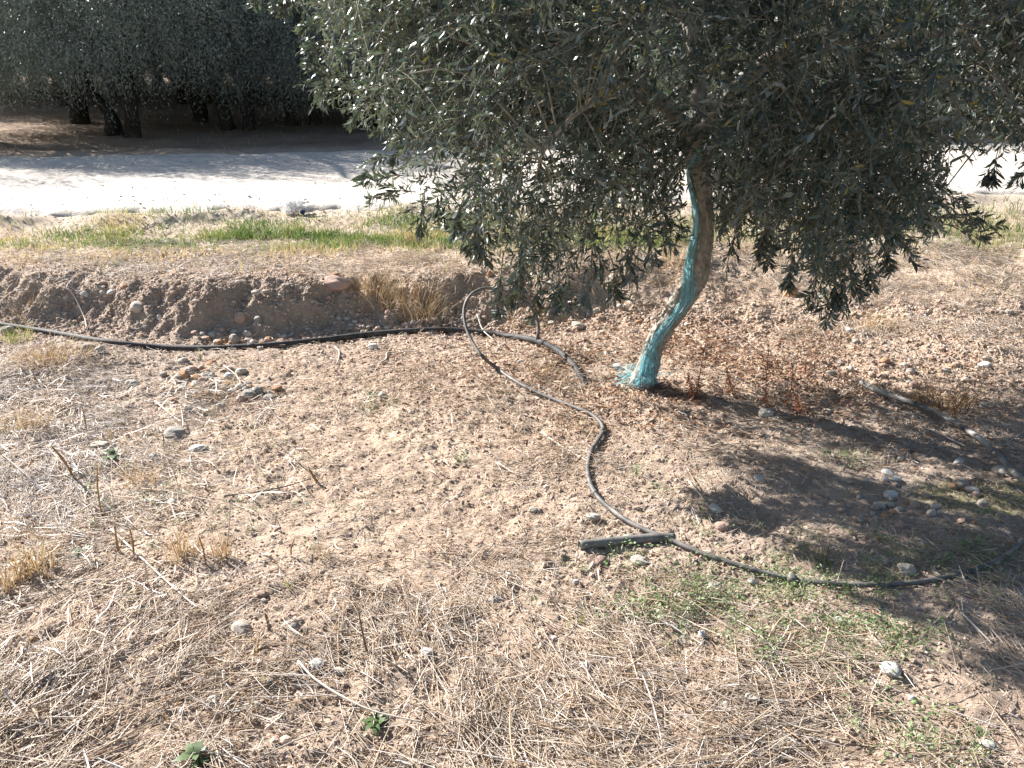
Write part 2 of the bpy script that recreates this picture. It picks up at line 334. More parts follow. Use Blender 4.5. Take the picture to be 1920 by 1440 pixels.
limbs_px = [
 ([(1304, 262, 3.74), (1345, 205, 3.72), (1405, 140, 3.68), (1470, 95, 3.62), (1540, 66, 3.56), (1600, 76, 3.52), (1645, 92, 3.50), (1700, 76, 3.48), (1800, 52, 3.42), (1960, 20, 3.36)], .036, .012),
 ([(1540, 66, 3.56), (1590, 100, 3.53), (1640, 150, 3.5), (1690, 215, 3.45), (1730, 290, 3.42)], .014, .005),
 ([(1300, 258, 3.74), (1240, 190, 3.72), (1150, 120, 3.66), (1010, 60, 3.58), (860, 20, 3.55), (740, 10, 3.55)], .034, .008),
 ([(1302, 255, 3.74), (1310, 160, 3.8), (1290, 40, 3.9), (1260, -120, 4.0), (1250, -280, 4.0)], .036, .010),
 ([(1306, 250, 3.74), (1400, 120, 3.9), (1520, 0, 4.1), (1640, -150, 4.2), (1750, -260, 4.2)], .032, .008),
 ([(1240, 190, 3.72), (1180, 180, 3.4), (1120, 190, 3.1), (1060, 230, 2.95), (1010, 300, 2.9)], .018, .005),
 ([(1345, 205, 3.72), (1420, 190, 3.4), (1480, 200, 3.15), (1540, 260, 3.02), (1570, 340, 2.98)], .018, .005),
 ([(1150, 120, 3.66), (1060, 170, 3.75), (960, 230, 3.85), (880, 300, 3.95), (830, 360, 4.0)], .014, .004),
 ([(1290, 40, 3.9), (1150, -80, 3.8), (980, -160, 3.7), (830, -180, 3.7)], .018, .006),
 ([(1800, 52, 3.42), (1850, 110, 3.4), (1900, 190, 3.38), (1960, 260, 3.4)], .010, .004),
 ([(1300, 258, 3.74), (1220, 230, 4.1), (1130, 250, 4.35), (1060, 300, 4.5)], .016, .005)]
nodes = []; limb_parts = []
for pts, r0, r1 in limbs_px:
    P = spline([at(*p) for p in pts], 40); P = P + .008 * np.stack([perlin(np.arange(40) * .23 + s * 9, np.full(40, r0 * 90), 54) for s in range(3)], -1) * np.linspace(0, 1, 40)[:, None]
    rr = np.linspace(r0, r1, 40) * (1 + .08 * perlin(np.arange(40) * .5, np.full(40, r0 * 50), 55))
    me = tube1(P, rr, 14); lo = link('limb', mesh_np('limb', me[0] - TB, me[1], M['bark']), trunk); nodes.append(P[8:])
nodes = np.concatenate(nodes)

OUT = [(430, -900), (440, -60), (500, 5), (560, 55), (572, 120), (598, 165), (585, 195), (640, 228), (700, 262), (735, 305), (690, 330), (735, 348), (700, 372), (775, 385), (800, 440), (850, 425), (880, 470), (925, 490), (955, 540), (1005, 545), (1050, 580), (1110, 560), (1180, 525), (1235, 485), (1262, 450), (1278, 385), (1292, 330), (1325, 300), (1332, 440), (1350, 465), (1400, 455), (1450, 480), (1490, 525), (1535, 545), (1552, 590), (1590, 570), (1640, 525), (1690, 480), (1740, 462), (1790, 440), (1850, 428), (1830, 400), (1795, 372), (1775, 335), (1795, 292), (1830, 275), (1870, 300), (1920, 330), (2010, 340), (2120, 250), (2300, 100), (2400, -300), (2200, -900)]
SHADE = [(1090, 775), (1225, 712), (1330, 675), (1500, 685), (1700, 685), (1830, 640), (1925, 640), (2600, 560), (2600, 1500), (1940, 1160), (1800, 1085), (1690, 1062), (1580, 1045), (1470, 1000), (1340, 945), (1240, 880), (1130, 815)]
def shade_ok(p):                 # does the crown piece throw its shadow where the place is shaded, or out of sight?
    sv = np.array(SV); q = p - sv * ((p[:, 2] - .03) / sv[2])[:, None]; x, y = to_px(q)
    return inpoly(x, y, SHADE) | (x > 1930) | (y > 1450) | (q[:, 1] < .3)
def crown_clusters(n):
    pts = []
    while len(pts) < n:
        d = rng.normal(size=(4000, 3)); d /= (np.sum(np.abs(d) ** 3.2, 1) ** (1 / 3.2))[:, None]
        r = rng.uniform(.12, 1, 4000) ** .5
        p = np.array([1.02, 3.72, 1.62]) + d * r[:, None] * np.array([1.95, 1.02, 1.12])
        x, y = to_px(p)
        ok = inpoly(x, y + 12, OUT) & inpoly(x - 20, y, OUT) & inpoly(x + 20, y, OUT)
        ok &= (p[:, 2] > .40) & ((y > -60) | (rng.random(4000) < .62))
        # thinner where the road shows through the lower middle
        thin = np.exp(-((x - 1010) / 130) ** 2 - ((y - 325) / 55) ** 2)
        thin = np.maximum(thin, np.exp(-((x - 1690) / 110) ** 2 - ((y - 170) / 110) ** 2)); thin = np.maximum(thin, 1.1 * np.exp(-((x - 1610) / 150) ** 2 - ((y - 90) / 60) ** 2)); thin = np.maximum(thin, .6 * np.exp(-((x - 760) / 110) ** 2 - ((y - 330) / 80) ** 2))
        ok &= rng.random(4000) > .88 * thin
        ok &= shade_ok(p) | (rng.random(4000) < .16)
        pts.extend(p[ok])
    return np.array(pts[:n])
C = crown_clusters(680)
Cx = crown_clusters(2600); xx_, yy_ = to_px(Cx); C = np.concatenate([C, Cx[(yy_ > 300) & (yy_ < 480) & (xx_ > 800) & (xx_ < 1260)][:34], Cx[(yy_ > 380) & (xx_ > 1300)][:25], Cx[(yy_ > 240) & (yy_ < 430) & (xx_ > 1330) & (xx_ < 1470)][:15], Cx[(yy_ > 170) & (yy_ < 320) & (xx_ > 1640) & (xx_ < 1800)][:22]])
def twig_leaves(base, d0, L, droop, nl, llen, lwid, keep_poly=True):
    """curved leafy shoots; returns twig polylines and leaf arrays"""
    n = len(base); K = 5; t = np.linspace(0, 1, K)
    P = base[:, None] + d0[:, None] * (L[:, None] * t)[..., None]
    P[..., 2] -= (droop * L)[:, None] * t[None] ** 2 * .8
    side = norm(np.cross(d0, rng.normal(size=(n, 3)))); P += side[:, None] * (L * rng.normal(0, .12, n))[:, None, None] * (t ** 2)[None, :, None]
    if keep_poly:
        x, y = to_px(P[:, -1]); j = rng.normal(0, 9, n); ok = inpoly(x + j, y + rng.normal(0, 9, n), OUT)
        x, y = to_px(P[:, 2]); ok &= inpoly(x, y, OUT); P = P[ok]; L = L[ok]; n = len(P)
    T = norm(np.gradient(P, axis=1))
    tl = (np.arange(nl) + .6) / nl; kk = np.clip((tl * (K - 1)).astype(int), 0, K - 2); ff = tl * (K - 1) - kk
    B = P[:, kk] * (1 - ff)[None, :, None] + P[:, kk + 1] * ff[None, :, None]; TT = norm(T[:, kk] * (1 - ff)[None, :, None] + T[:, kk + 1] * ff[None, :, None])
    ref = norm(rng.normal(size=(n, 1, 3))); s1 = norm(np.cross(TT, ref)); s2 = np.cross(TT, s1)
    phi = (np.arange(nl) * np.pi / 2 + (np.arange(nl) % 2) * np.pi / 2)[None] + rng.normal(0, .35, (n, nl))
    rad = s1 * np.cos(phi)[..., None] + s2 * np.sin(phi)[..., None]
    a = rng.uniform(.55, 1.05, (n, nl))[..., None]
    D = norm(TT * np.cos(a) + rad * np.sin(a) + np.array([0, 0, -.12]))
    N = norm(np.cross(np.cross(D, TT), D) + np.array([0, 0, .35]) + rng.normal(0, .3, (n, nl, 3)))
    sz = (1 - .35 * np.abs(tl - .45) * 1.6)[None] * rng.uniform(.75, 1.15, (n, nl))
    return P, B.reshape(-1, 3), D.reshape(-1, 3), N.reshape(-1, 3), (llen * sz).ravel(), (lwid * sz * rng.uniform(.85, 1.15, (n, nl))).ravel()
# gaps in the crown through which low sun reaches the ground in streaks
ga = np.concatenate([np.stack([np.linspace(a_[0], b_[0], 16), np.linspace(a_[1], b_[1], 16)], -1) for a_, b_ in (((1190, 800), (1500, 850)), ((1500, 850), (1660, 866)), ((1660, 866), (1800, 895)), ((1560, 880), (1720, 900)), ((1260, 985), (1420, 1010)), ((1820, 935), (1930, 965)))])
gg = ground(ga[:, 0], ga[:, 1], False); sv = np.array(SV)
def sun_gap(P):
    out = np.full(len(P), 9.0)
    for g_ in gg:
        w = P - g_; t_ = w @ sv; out = np.minimum(out, np.linalg.norm(w - t_[:, None] * sv, axis=1))
    return out
gg = np.concatenate([gg, np.array([trunk_at for trunk_at in (tp[20], tp[45], tp[70], tp[95], tp[115], tp[135])])])
C = C[sun_gap(C) > .07]
# minor branches from the limbs to the leaf clusters
bp = []
for c in C:
    dv = nodes - c; dist = np.linalg.norm(dv, axis=1) + .25 * np.maximum(0, c[2] - nodes[:, 2])
    nd = nodes[np.argmin(dist + rng.uniform(0, .12, len(dist)))]
    m1 = nd * .6 + c * .4 + np.array([0, 0, .22 * np.linalg.norm(nd - c)]) + rng.normal(0, .03, 3)
    bp.append(spline([nd, m1, c], 9))
bp = np.array(bp); br = np.linspace(1, .35, 9)[None] * (.0022 + .0035 * np.linalg.norm(bp[:, 0] - bp[:, -1], axis=1))[:, None]
parts_tw = [tubes(bp, br, 5)]
NT = 11
cb = np.repeat(C, NT, 0); nt = len(cb)
tb = bp[np.repeat(np.arange(len(C)), NT), rng.integers(4, 9, nt)] * .6 + cb * .4 + rng.normal(0, .055, (nt, 3))
outw = norm(cb - np.array([1.15, 3.74, 1.35])); d0 = norm(outw * .55 + rng.normal(0, .55, (nt, 3)) + np.array([0, 0, -.05]))
P1, B1, D1, N1, L1, W1 = twig_leaves(tb, d0, rng.uniform(.12, .32, nt), rng.uniform(.0, .6, nt), 17, .044, .0103)
# sprays that stick out of the crown's outline: (tip px, root px, distance)
SPR = [((470, 8), (560, -30), 3.5), ((512, 20), (600, 0), 3.5), ((560, 60), (640, 30), 3.55), ((572, 120), (650, 100), 3.5), ((583, 200), (660, 150), 3.5), ((600, 190), (680, 170), 3.6), ((655, 240), (720, 190), 3.6), ((685, 345), (780, 330), 3.6), ((672, 340), (760, 300), 3.7), ((690, 378), (780, 360), 3.6), ((735, 300), (790, 260), 3.5), ((790, 440), (800, 350), 3.6), ((838, 432), (830, 360), 3.6), ((880, 478), (900, 400), 3.5), ((935, 590), (945, 470), 3.2), ((960, 575), (985, 480), 3.3), ((905, 505), (930, 430), 3.4), ((1000, 600), (1010, 500), 3.3), ((1040, 585), (1050, 480), 3.0), ((1100, 575), (1110, 470), 3.1), ((1180, 545), (1160, 440), 3.1), ((1225, 505), (1190, 420), 3.1), ((970, 545), (980, 440), 3.1), ((900, 480), (910, 400), 3.2), ((850, 450), (870, 370), 3.3), ((1480, 540), (1490, 440), 3.1), ((1610, 560), (1600, 470), 3.1), ((1670, 510), (1640, 430), 3.2), ((1420, 480), (1440, 400), 3.1), ((1075, 590), (1060, 490), 3.3), ((1280, 445), (1200, 380), 3.4), ((1270, 470), (1190, 420), 3.4), ((1360, 510), (1400, 400), 3.4), ((1545, 610), (1560, 490), 3.3), ((1575, 590), (1590, 480), 3.3), ((1525, 580), (1520, 470), 3.3), ((1640, 545), (1620, 450), 3.4), ((1720, 500), (1650, 430), 3.5), ((1880, 432), (1740, 410), 3.6), ((1850, 450), (1720, 420), 3.6), ((1810, 395), (1700, 350), 3.5), ((1830, 300), (1740, 260), 3.4), ((1860, 345), (1920, 230), 3.3), ((1905, 350), (1960, 240), 3.3), ((1440, 500), (1440, 400), 3.3), ((1150, 565), (1140, 470), 3.3)]
sb, sd, sl = [], [], []; sp_paths = []
for tip, root, Yd in SPR:
    a, b = at(*root, Yd), at(*tip, Yd - .05)
    mid_ = (a + b) / 2 + np.array([0, 0, .04]) + rng.normal(0, .015, 3); P = spline([a, mid_, b], 9); sp_paths.append(P)
    for k in range(8):
        i = rng.integers(1, 8); sb.append(P[i]); T = norm(P[min(i + 1, 8)] - P[i - 1]); sd.append(norm(T + rng.normal(0, .38, 3))); sl.append(min(.12, np.linalg.norm(b - P[i]) * rng.uniform(.7, 1.05)))
    sb.append(P[3]); sd.append(norm(b - P[3])); sl.append(np.linalg.norm(b - P[3]))
sb, sd, sl = np.array(sb), np.array(sd), np.array(sl)
P2, B2, D2, N2, L2, W2 = twig_leaves(sb, sd, sl, np.full(len(sb), .12), 11, .047, .0105, False)
sp_paths = np.array(sp_paths); parts_tw.append(tubes(sp_paths, np.linspace(.0028, .0012, 9)[None].repeat(len(sp_paths), 0), 4))
PT = np.concatenate([P1, P2]); parts_tw.append(tubes(PT, np.linspace(.0016, .0007, 5)[None].repeat(len(PT), 0), 3))
V, F = merge(parts_tw)
link('twigs', mesh_np('twigs', V - TB, F, M['twig']), tree)
B, D, N, L, W = [np.concatenate(z) for z in ((B1, B2), (D1, D2), (N1, N2), (L1, L2), (W1, W2))]
V, F = leaves(B, D, N, L, W, rng.normal(.1, .12, len(B)))
keep = sun_gap(B) > .022 + .03 * rng.random(len(B)); B, D, N, L, W = B[keep], D[keep], N[keep], L[keep], W[keep]
V, F = leaves(B, D, N, L, W, rng.normal(.1, .12, len(B)))
tn = np.clip(rng.beta(2, 3, len(B)) + .25 * perlin(B[:, 0] * 3, B[:, 2] * 3 + B[:, 1], 61), 0, .88); yl = rng.random(len(B)); tn[yl < .012] = .97
crown = link('crown', mesh_np('crown', V - TB, F, M['leaf'], np.repeat(tn, 6)), tree)
print('near crown leaves', len(B))

# teal twine draped down the trunk
TW = [(1316, 288, .0), (1300, 300, .0), (1290, 318, .0), (1292, 345, .0), (1299, 370, .0), (1304, 395, .0), (1305, 420, .0), (1299, 455, .0), (1291, 490, .0), (1289, 520, .0), (1289, 545, .0), (1285, 562, .0), (1270, 585, .0), (1250, 610, .0), (1231, 635, .0), (1221, 655, .0), (1215, 675, .0), (1213, 700, .0), (1209, 716, .0)]
wid = [1.1, 1.1, 1.2, 1.6, 2.6, 3.8, 4.4, 4.8, 4.8, 6, 9, 7.5, 4.8, 4.8, 4.8, 5.5, 9, 12, 15]
def trunk_front(px, py):
    """a point on the camera side of the trunk under a given viewing direction, or just beside it"""
    d = ang(px, py); d = d / np.linalg.norm(d); o = np.array([0, 0, CAMZ])
    best = None
    w = tp - o; t = w @ d; perp = np.linalg.norm(w - t[:, None] * d, axis=1); i = int(np.argmin(perp - tr)); r = tr[i] + .010
    return o + d * (t[i] - math.sqrt(max(r * r - min(perp[i], r) ** 2, 0)))
pl = []; tnt = []
for s in range(100):
    off = rng.normal(0, .55); ph = rng.uniform(0, 6); i0 = 0 if s < 60 else int(rng.integers(2, 12)); i1 = len(TW) if s < 70 or i0 > 6 else int(rng.integers(max(i0 + 4, 9), 20))
    i1 = min(i1, len(TW)); pts = []
    for i in range(i0, i1):
        o = off + .45 * math.sin(ph + i * rng.uniform(.6, .9)); q = trunk_front(TW[i][0] + o * wid[i] * (1.15 if i < 16 else 1.3), TW[i][1] + rng.normal(0, 4))
        pts.append(q + rng.normal(0, .0022, 3) + np.array([0, -abs(rng.normal(0, .004)), 0]))
    if i1 >= len(TW) - 1:
        e_ = ground(1203 + rng.normal(0, 15), 718 + rng.normal(2, 6)); e_[2] += .004; pts.append(e_ + np.array([0, 0, rng.uniform(0, .012)]))
    elif rng.random() < .5:
        pts.append(pts[-1] + np.array([rng.normal(-.012, .02), -.015, -.03]))
    P = spline(pts, 54); P += .0016 * np.stack([perlin(np.arange(54) * .4 + s * 7.7, np.full(54, c * 3.3), 56) for c in range(3)], -1)
    pl.append(P); tnt.append(rng.random())
for s in range(70):      # frayed loops and tufts lying at the foot
    a = ground(1200 + rng.normal(0, 14), 712 + rng.normal(0, 8)); a[2] += rng.uniform(.002, .03)
    c = a + np.array([rng.normal(-.02, .035), rng.normal(-.01, .025), rng.uniform(.0, .05)]); e_ = a + np.array([rng.normal(-.015, .045), rng.normal(-.02, .03), 0]); e_[2] = H(e_[0], e_[1]) + rng.uniform(.002, .02)
    pl.append(spline([a, c, e_], 54)); tnt.append(rng.random())
pl = np.array(pl); V, F = tubes(pl, np.full(pl.shape[:2], .00075), 4)
tw = link('twine', mesh_np('twine', V, F, M['twine'], np.repeat(np.array(tnt), 54 * 4)))
tag(tw, 'frayed teal twine hanging down the slanting olive trunk', 'twine')

# ------------------------------------------------------------------ far olive trees
def far_crown(seed, rad=2.0, top=3.9, skirt=0.0):
    r = np.random.default_rng(seed); n = 8200
    lobes = [(0, 0, top * .66, 1.05, 1.05, top * .30)]
    for k in range(26):
        a = k * 2.4 + r.uniform(-.35, .35); rr = rad * r.uniform(.35, 1.0); q_ = r.uniform(.32, .6); h_ = r.uniform(.5, 1.1)
        lobes.append((rr * math.cos(a), rr * math.sin(a), r.uniform(.75 + h_ * .6, top * (.92 - .3 * rr / rad)), q_, q_, h_))
    lobes = np.array(lobes); li = r.choice(len(lobes), n, p=lobes[:, 3] ** 2 / np.sum(lobes[:, 3] ** 2)); lb = lobes[li]
    d = norm(r.normal(size=(n, 3))); P = lb[:, :3] + d * lb[:, 3:6] * (r.uniform(.35, 1, n) ** .4)[:, None]
    P[:, 2] = np.maximum(P[:, 2], skirt + r.uniform(.62, .9, n) + .5 * np.abs(np.sin(np.arctan2(P[:, 1], P[:, 0]) * 2 + seed)))
    L = r.uniform(.25, .55, n); K = 16; t = (np.arange(K) + .5) / K
    d0 = norm(d * np.array([1, 1, .4]) * .7 + np.array([0, 0, -.35]) + r.normal(0, .3, (n, 3)))
    B = P[:, None] + d0[:, None] * (L[:, None] * t)[..., None]; B[..., 2] -= (L * .9)[:, None] * t[None] ** 2
    B = B + r.normal(0, .02, B.shape); T = np.repeat(d0[:, None], K, 1).copy(); T[..., 2] -= 1.3 * t[None]
    D = norm(norm(T) * .8 + r.normal(0, .55, B.shape)); B = B.reshape(-1, 3); D = D.reshape(-1, 3); S = norm(np.cross(D, r.normal(size=D.shape)))
    l = r.uniform(.034, .058, len(B))[:, None]; w = l * .14
    V = np.stack([B, B + D * l * .45 - S * w, B + D * l, B + D * l * .45 + S * w], 1).reshape(-1, 3)
    q = np.arange(len(V)).reshape(-1, 4)
    tn = np.clip(.5 + .5 * perlin(B[:, 0] * 1.5 + seed, B[:, 2] * 1.5 + B[:, 1], 71) + r.normal(0, .16, len(B)) + np.repeat(r.normal(0, .25, len(lobes))[li], K), 0, 1)
    return mesh_np('far_crown', V, [q], M['leaf_far'], np.repeat(tn, 4))
def far_trunk(seed, twin):
    r = np.random.default_rng(seed); parts = []
    for k in range(2 if twin else 1):
        sx = (-.22 if k == 0 else .22) if twin else 0
        pts = [(sx * .9, 0, -.15), (sx, r.normal(0, .04), .25), (sx * 1.5 + r.normal(0, .08), r.normal(0, .1), .8), (sx * 2 + r.normal(0, .15), r.normal(0, .15), 1.5), (sx * 2.8 + r.normal(0, .3), r.normal(0, .3), 2.6)]
        P = spline(pts, 26); rr = np.interp(np.linspace(0, 1, 26), [0, .1, .4, 1], [.17, .135, .11, .04]) * (.8 if twin else 1.1)
        V, F = tube1(P, rr, 14); vv = V.reshape(26, 14, 3); V = (vv + norm(vv - P[:, None]) * (.07 * perlin(np.arange(14)[None] * .45 + 20 * k + 0 * vv[..., 0], np.arange(26)[:, None] * .3 + seed + 0 * vv[..., 0], 72))[..., None]).reshape(-1, 3)
        parts.append((V, F))
        for j in range(4):
            q = P[15 + 3 * j - 2]; a = r.uniform(0, 6.28); parts.append(tube1(spline([q, q + np.array([.5 * math.cos(a), .5 * math.sin(a), .5]), q + np.array([1.2 * math.cos(a), 1.2 * math.sin(a), .75])], 10), np.linspace(.07, .02, 10), 7))
    V, F = merge(parts); return mesh_np('far_trunk', V, F, M['bark_far'])
FC = [far_crown(101), far_crown(102, 2.1, 4.1), far_crown(103, 1.9, 3.7), far_crown(111, 2.0, 3.9, .22), far_crown(112, 2.1, 4.0, .12), far_crown(113, 1.9, 3.8, .3)]
FT = [far_trunk(201, True), far_trunk(202, False), far_trunk(203, True), far_trunk(204, False)]
G1 = 'olive trees of the grove beyond the road'
far_list = [  # px, py of trunk foot, trunk kind, crown kind, scale, label
 (228, 256, 0, 1, 1.0, 'big olive tree with trailing skirt of leaves and twin trunks nearest the road'),
 (449, 243, 2, 0, .95, 'olive tree with two stout dark trunks leaning apart, behind the road'),
 (570, 234, 0, 2, .92, 'olive tree with slim forked trunk just clear of the near crown edge'),
 (-60, 262, 1, 0, 1.0, 'olive tree at the far end of the grove edge, trunk out of view'),
 (152, 232, 3, 2, 1.0, 'olive tree with one short dark trunk behind the trailing skirt tree'),
 (372, 228, 1, 1, .95, 'olive tree with single trunk between the skirted tree and the stout pair'),
]
hid = [(735, 234), (905, 232), (1120, 228), (1330, 226), (1545, 226), (1790, 226), (2050, 228), (2330, 228)]
row = [(150, 197), (360, 194), (680, 196), (830, 215), (1010, 212), (1230, 214), (1440, 213), (1650, 214), (1900, 214), (2150, 216)]
row3 = [(x_, 158 + (i_ % 3)) for i_, x_ in enumerate(range(-100, 1000, 95))] + [(-40, 180), (100, 182), (240, 178), (370, 181), (510, 179), (640, 182), (780, 179), (930, 181), (1080, 179), (1240, 181), (1400, 179), (1560, 181), (1730, 180), (1900, 180)]
for x, y in hid: far_list.append((x, y, int(rng.integers(0, 4)), int(rng.integers(0, 3)), .95, 'olive tree across the road mostly hidden behind the near crown'))
for x, y in row: far_list.append((x, y, int(rng.integers(0, 4)), int(rng.integers(0, 3)), 1.05, 'olive tree in the second row of the grove, deep in shade'))
for x, y in row3: far_list.append((x, y, int(rng.integers(0, 4)), int(rng.integers(0, 3)), 1.25, 'olive tree in the last row at the back of the grove'))
for x, y, tk, ck, s, lab in far_list:
    p = ground(x, y, False); o = empty('olive_tree', p, rng.uniform(0, 6.28) if tk in (1, 3) else rng.normal(0, .25)); front = p[1] < 14.2; o.scale = (s * (.86 if front else 1), s * (.86 if front else 1), s * rng.uniform(.94, 1.06) * (.84 if front else 1))
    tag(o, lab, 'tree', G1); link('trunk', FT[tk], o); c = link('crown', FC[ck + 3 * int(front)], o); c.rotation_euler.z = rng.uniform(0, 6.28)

# ------------------------------------------------------------------ pipes and hoses
def lay(pts, r, lift=.004):
    """photo points -> 3D; (px,py) lies on the ground, (px,py,Y) hangs at distance Y"""
    out = []
    for p in pts:
        if len(p) == 2: q = ground(*p, False); q[2] += r + lift
        else: q = at(*p)
        out.append(q)
    return out
def collar(P, i, r, ln, mat, name, parent):
    j = max(i - 1, 0); T = norm(P[i + 1] - P[j]); return link(name, mesh_np(name, *tube1(np.array([P[i] - T * ln / 2, P[i] - T * ln * .42, P[i], P[i] + T * ln * .42, P[i] + T * ln / 2]), np.array([.85, 1, 1, 1, .85]) * r, 14), mat), parent)
MP = [(-160, 590), (-60, 603), (0, 613), (100, 629), (200, 646), (300, 656), (400, 658), (500, 653), (600, 643), (700, 631), (800, 624), (870, 625), (940, 633), (1005, 648), (1050, 668), (1080, 695), (1100, 722)]
P = spline(lay(MP, .015, .0), 240); P[-10:, 2] -= np.linspace(0, .03, 10); P[195:225, 2] += .012 * np.sin(np.linspace(0, np.pi, 30))
mpo = link('main_pipe', mesh_np('main_pipe', *tube1(P, .0165, 16), M['pipe'])); tag(mpo, 'thick black irrigation pipe curving along the bank foot to the olive trunk', 'pipe')
MPP = P
collar(P, 118, .0185, .035, M['pipe'], 'coupling', mpo); collar(P, 211, .0185, .04, M['pipe'], 'coupling', mpo)
top = MPP[np.argmin(np.hypot(to_px(MPP)[0] - 1005, to_px(MPP)[1] - 645))]
yt = top[1]
DH = [(1006, 640, yt - .005), (1010, 618, yt), (1006, 595, yt + .02), (992, 572, yt + .04), (968, 555, yt + .05), (940, 544, yt + .04), (908, 541, yt + 0), (884, 552, yt - .06), (871, 576, yt - .12), (872, 606, yt - .19), (884, 638, yt - .27), (904, 668, yt - .36), (930, 694), (962, 717), (1000, 738), (1040, 755), (1075, 768), (1108, 782), (1126, 798), (1130, 812), (1122, 830), (1110, 848), (1103, 870), (1102, 893), (1108, 917), (1122, 940), (1146, 962), (1180, 986), (1220, 1005), (1262, 1022), (1320, 1046), (1380, 1066), (1440, 1083), (1490, 1094), (1560, 1102), (1640, 1104), (1720, 1099), (1790, 1086), (1850, 1068), (1890, 1044), (1922, 1012), (1960, 960), (1990, 900)]
P = spline(lay(DH, .008, .006), 420); top[2]
dh = link('drip_hose', mesh_np('drip_hose', *tube1(P, .0082, 12), M['hose'])); tag(dh, 'thin dark drip hose looping up off the main pipe and snaking over soil', 'hose')
def near_i(P, px, py): x, y = to_px(P); return int(np.argmin(np.hypot(x - px, y - py)))
collar(P, near_i(P, 1113, 924), .0105, .02, M['hose'], 'joint', dh); collar(P, near_i(P, 1129, 806), .0105, .03, M['hose'], 'joint', dh)
i = near_i(P, 1486, 1093); em = P[i]; T = norm(P[i + 2] - P[i - 2])
V, F = tube1(np.array([em + np.array([0, -.004, -.008]), em + np.array([0, -.006, .006]), em + np.array([0, -.007, .012]), em + np.array([0, -.0075, .0165]), em + np.array([0, -.008, .018])]), np.array([.0135, .0145, .0135, .010, .004]), 16)
link('emitter', mesh_np('emitter', V, F, M['hose']), dh)
link('barb', mesh_np('barb', *tube1(np.array([top + np.array([0, 0, .008]), top + np.array([0, 0, .018]), top + np.array([0, 0, .03])]), np.array([.011, .0115, .0095]), 12), M['hose']), dh)
OH = [(1610, 728), (1640, 742), (1680, 758), (1720, 772), (1770, 795), (1800, 812), (1835, 836), (1862, 862), (1888, 890), (1915, 915), (1960, 950)]
P = spline(lay(OH, .011, .02), 120)
oh = link('drip_hose', mesh_np('drip_hose', *tube1(P, .0115 + .001 * perlin(np.arange(120) * .3, np.zeros(120), 5), 12), M['hose_old'])); tag(oh, 'soil crusted drip hose lying in the tree shade past the dark tuft', 'hose')
SO = [(1086, 1030), (1130, 1025), (1180, 1020), (1225, 1016), (1264, 1016)]
P = spline(lay(SO, .015, .0), 30)
# cut-off length of pipe with an open end
Vo, Fo = tube1(P, .0150, 20); Vi, Fi = tube1(P, .0122, 20); off = len(Vo); n_ = 30 * 20
rim = [np.array([[a, (a + 1) % 20, (a + 1) % 20 + off, a + off] for a in range(20)]), np.array([[n_ - 20 + (a + 1) % 20, n_ - 20 + a, n_ - 20 + a + off, n_ - 20 + (a + 1) % 20 + off] for a in range(20)])]
so = link('pipe_offcut', mesh_np('pipe_offcut', np.concatenate([Vo, Vi]), [Fo[0], Fi[0][:, ::-1] + off] + [r_[:, ::-1] for r_ in rim], M['offcut'], smooth=True)); tag(so, 'short cut off length of grey black pipe lying under the drip hose', 'pipe')

# ------------------------------------------------------------------ stones
def ico(sub, seed, flat, ang_):
    bm_ = []; t = (1 + 5 ** .5) / 2
    v = np.array([(-1, t, 0), (1, t, 0), (-1, -t, 0), (1, -t, 0), (0, -1, t), (0, 1, t), (0, -1, -t), (0, 1, -t), (t, 0, -1), (t, 0, 1), (-t, 0, -1), (-t, 0, 1)], float)
    f = np.array([(0, 11, 5), (0, 5, 1), (0, 1, 7), (0, 7, 10), (0, 10, 11), (1, 5, 9), (5, 11, 4), (11, 10, 2), (10, 7, 6), (7, 1, 8), (3, 9, 4), (3, 4, 2), (3, 2, 6), (3, 6, 8), (3, 8, 9), (4, 9, 5), (2, 4, 11), (6, 2, 10), (8, 6, 7), (9, 8, 1)])
    v = norm(v)
    for _ in range(sub):
        cache = {}; nv = list(v); nf = []
        def m_(a, b):
            k = (min(a, b), max(a, b))
            if k not in cache: cache[k] = len(nv); nv.append((nv[a] + nv[b]) / np.linalg.norm(nv[a] + nv[b]))
            return cache[k]
        for a, b, c in f: x, y, z = m_(a, b), m_(b, c), m_(c, a); nf += [(a, x, z), (b, y, x), (c, z, y), (x, y, z)]
        v = np.array(nv); f = np.array(nf)
    return v, f
IV, IF = ico(3, 0, 0, 0)
def stone_mesh(seed, mat):
    r = np.random.default_rng(seed + 500); v = IV.copy()
    d = 1 + .16 * perlin(v[:, 0] * 1.3 + seed * 3.1, v[:, 1] * 1.3 + v[:, 2] * 1.7, 81) * 1.6 + .07 * perlin(v[:, 0] * 4 + seed, v[:, 2] * 4 + v[:, 1] * 3, 82) + .035 * perlin(v[:, 0] * 9 + seed, v[:, 2] * 9 + v[:, 1] * 7, 83)
    v = v * d[:, None]
    for _ in range(r.integers(3, 8)):              # knock flats off it
        n_ = norm(r.normal(size=3)); h = r.uniform(.72, .95); s = v @ n_; v = v - np.maximum(s - h, 0)[:, None] * n_ * .85
    return mesh_np('stone', v, [IF], M[mat])
_sc = {}
def stone(px, py, w, h, mat, label, group=None):
    p = ground(px, py + h * .35, True); u = px_size(p); key = (int(rng.integers(0, 9)), mat)
    if key not in _sc: _sc[key] = stone_mesh(*key)
    o = link('stone', _sc[key]); a = w * u * .5; b = h * u * .5; c = max(b * 1.05, a * .5)
    o.scale = (a, a * rng.uniform(.75, 1.0), c); o.rotation_euler = (rng.normal(0, .15), rng.normal(0, .15), rng.normal(0, .35))
    o.location = (p[0], p[1] + a * .5, p[2] + c * .46); tag(o, label, 'stone', group)
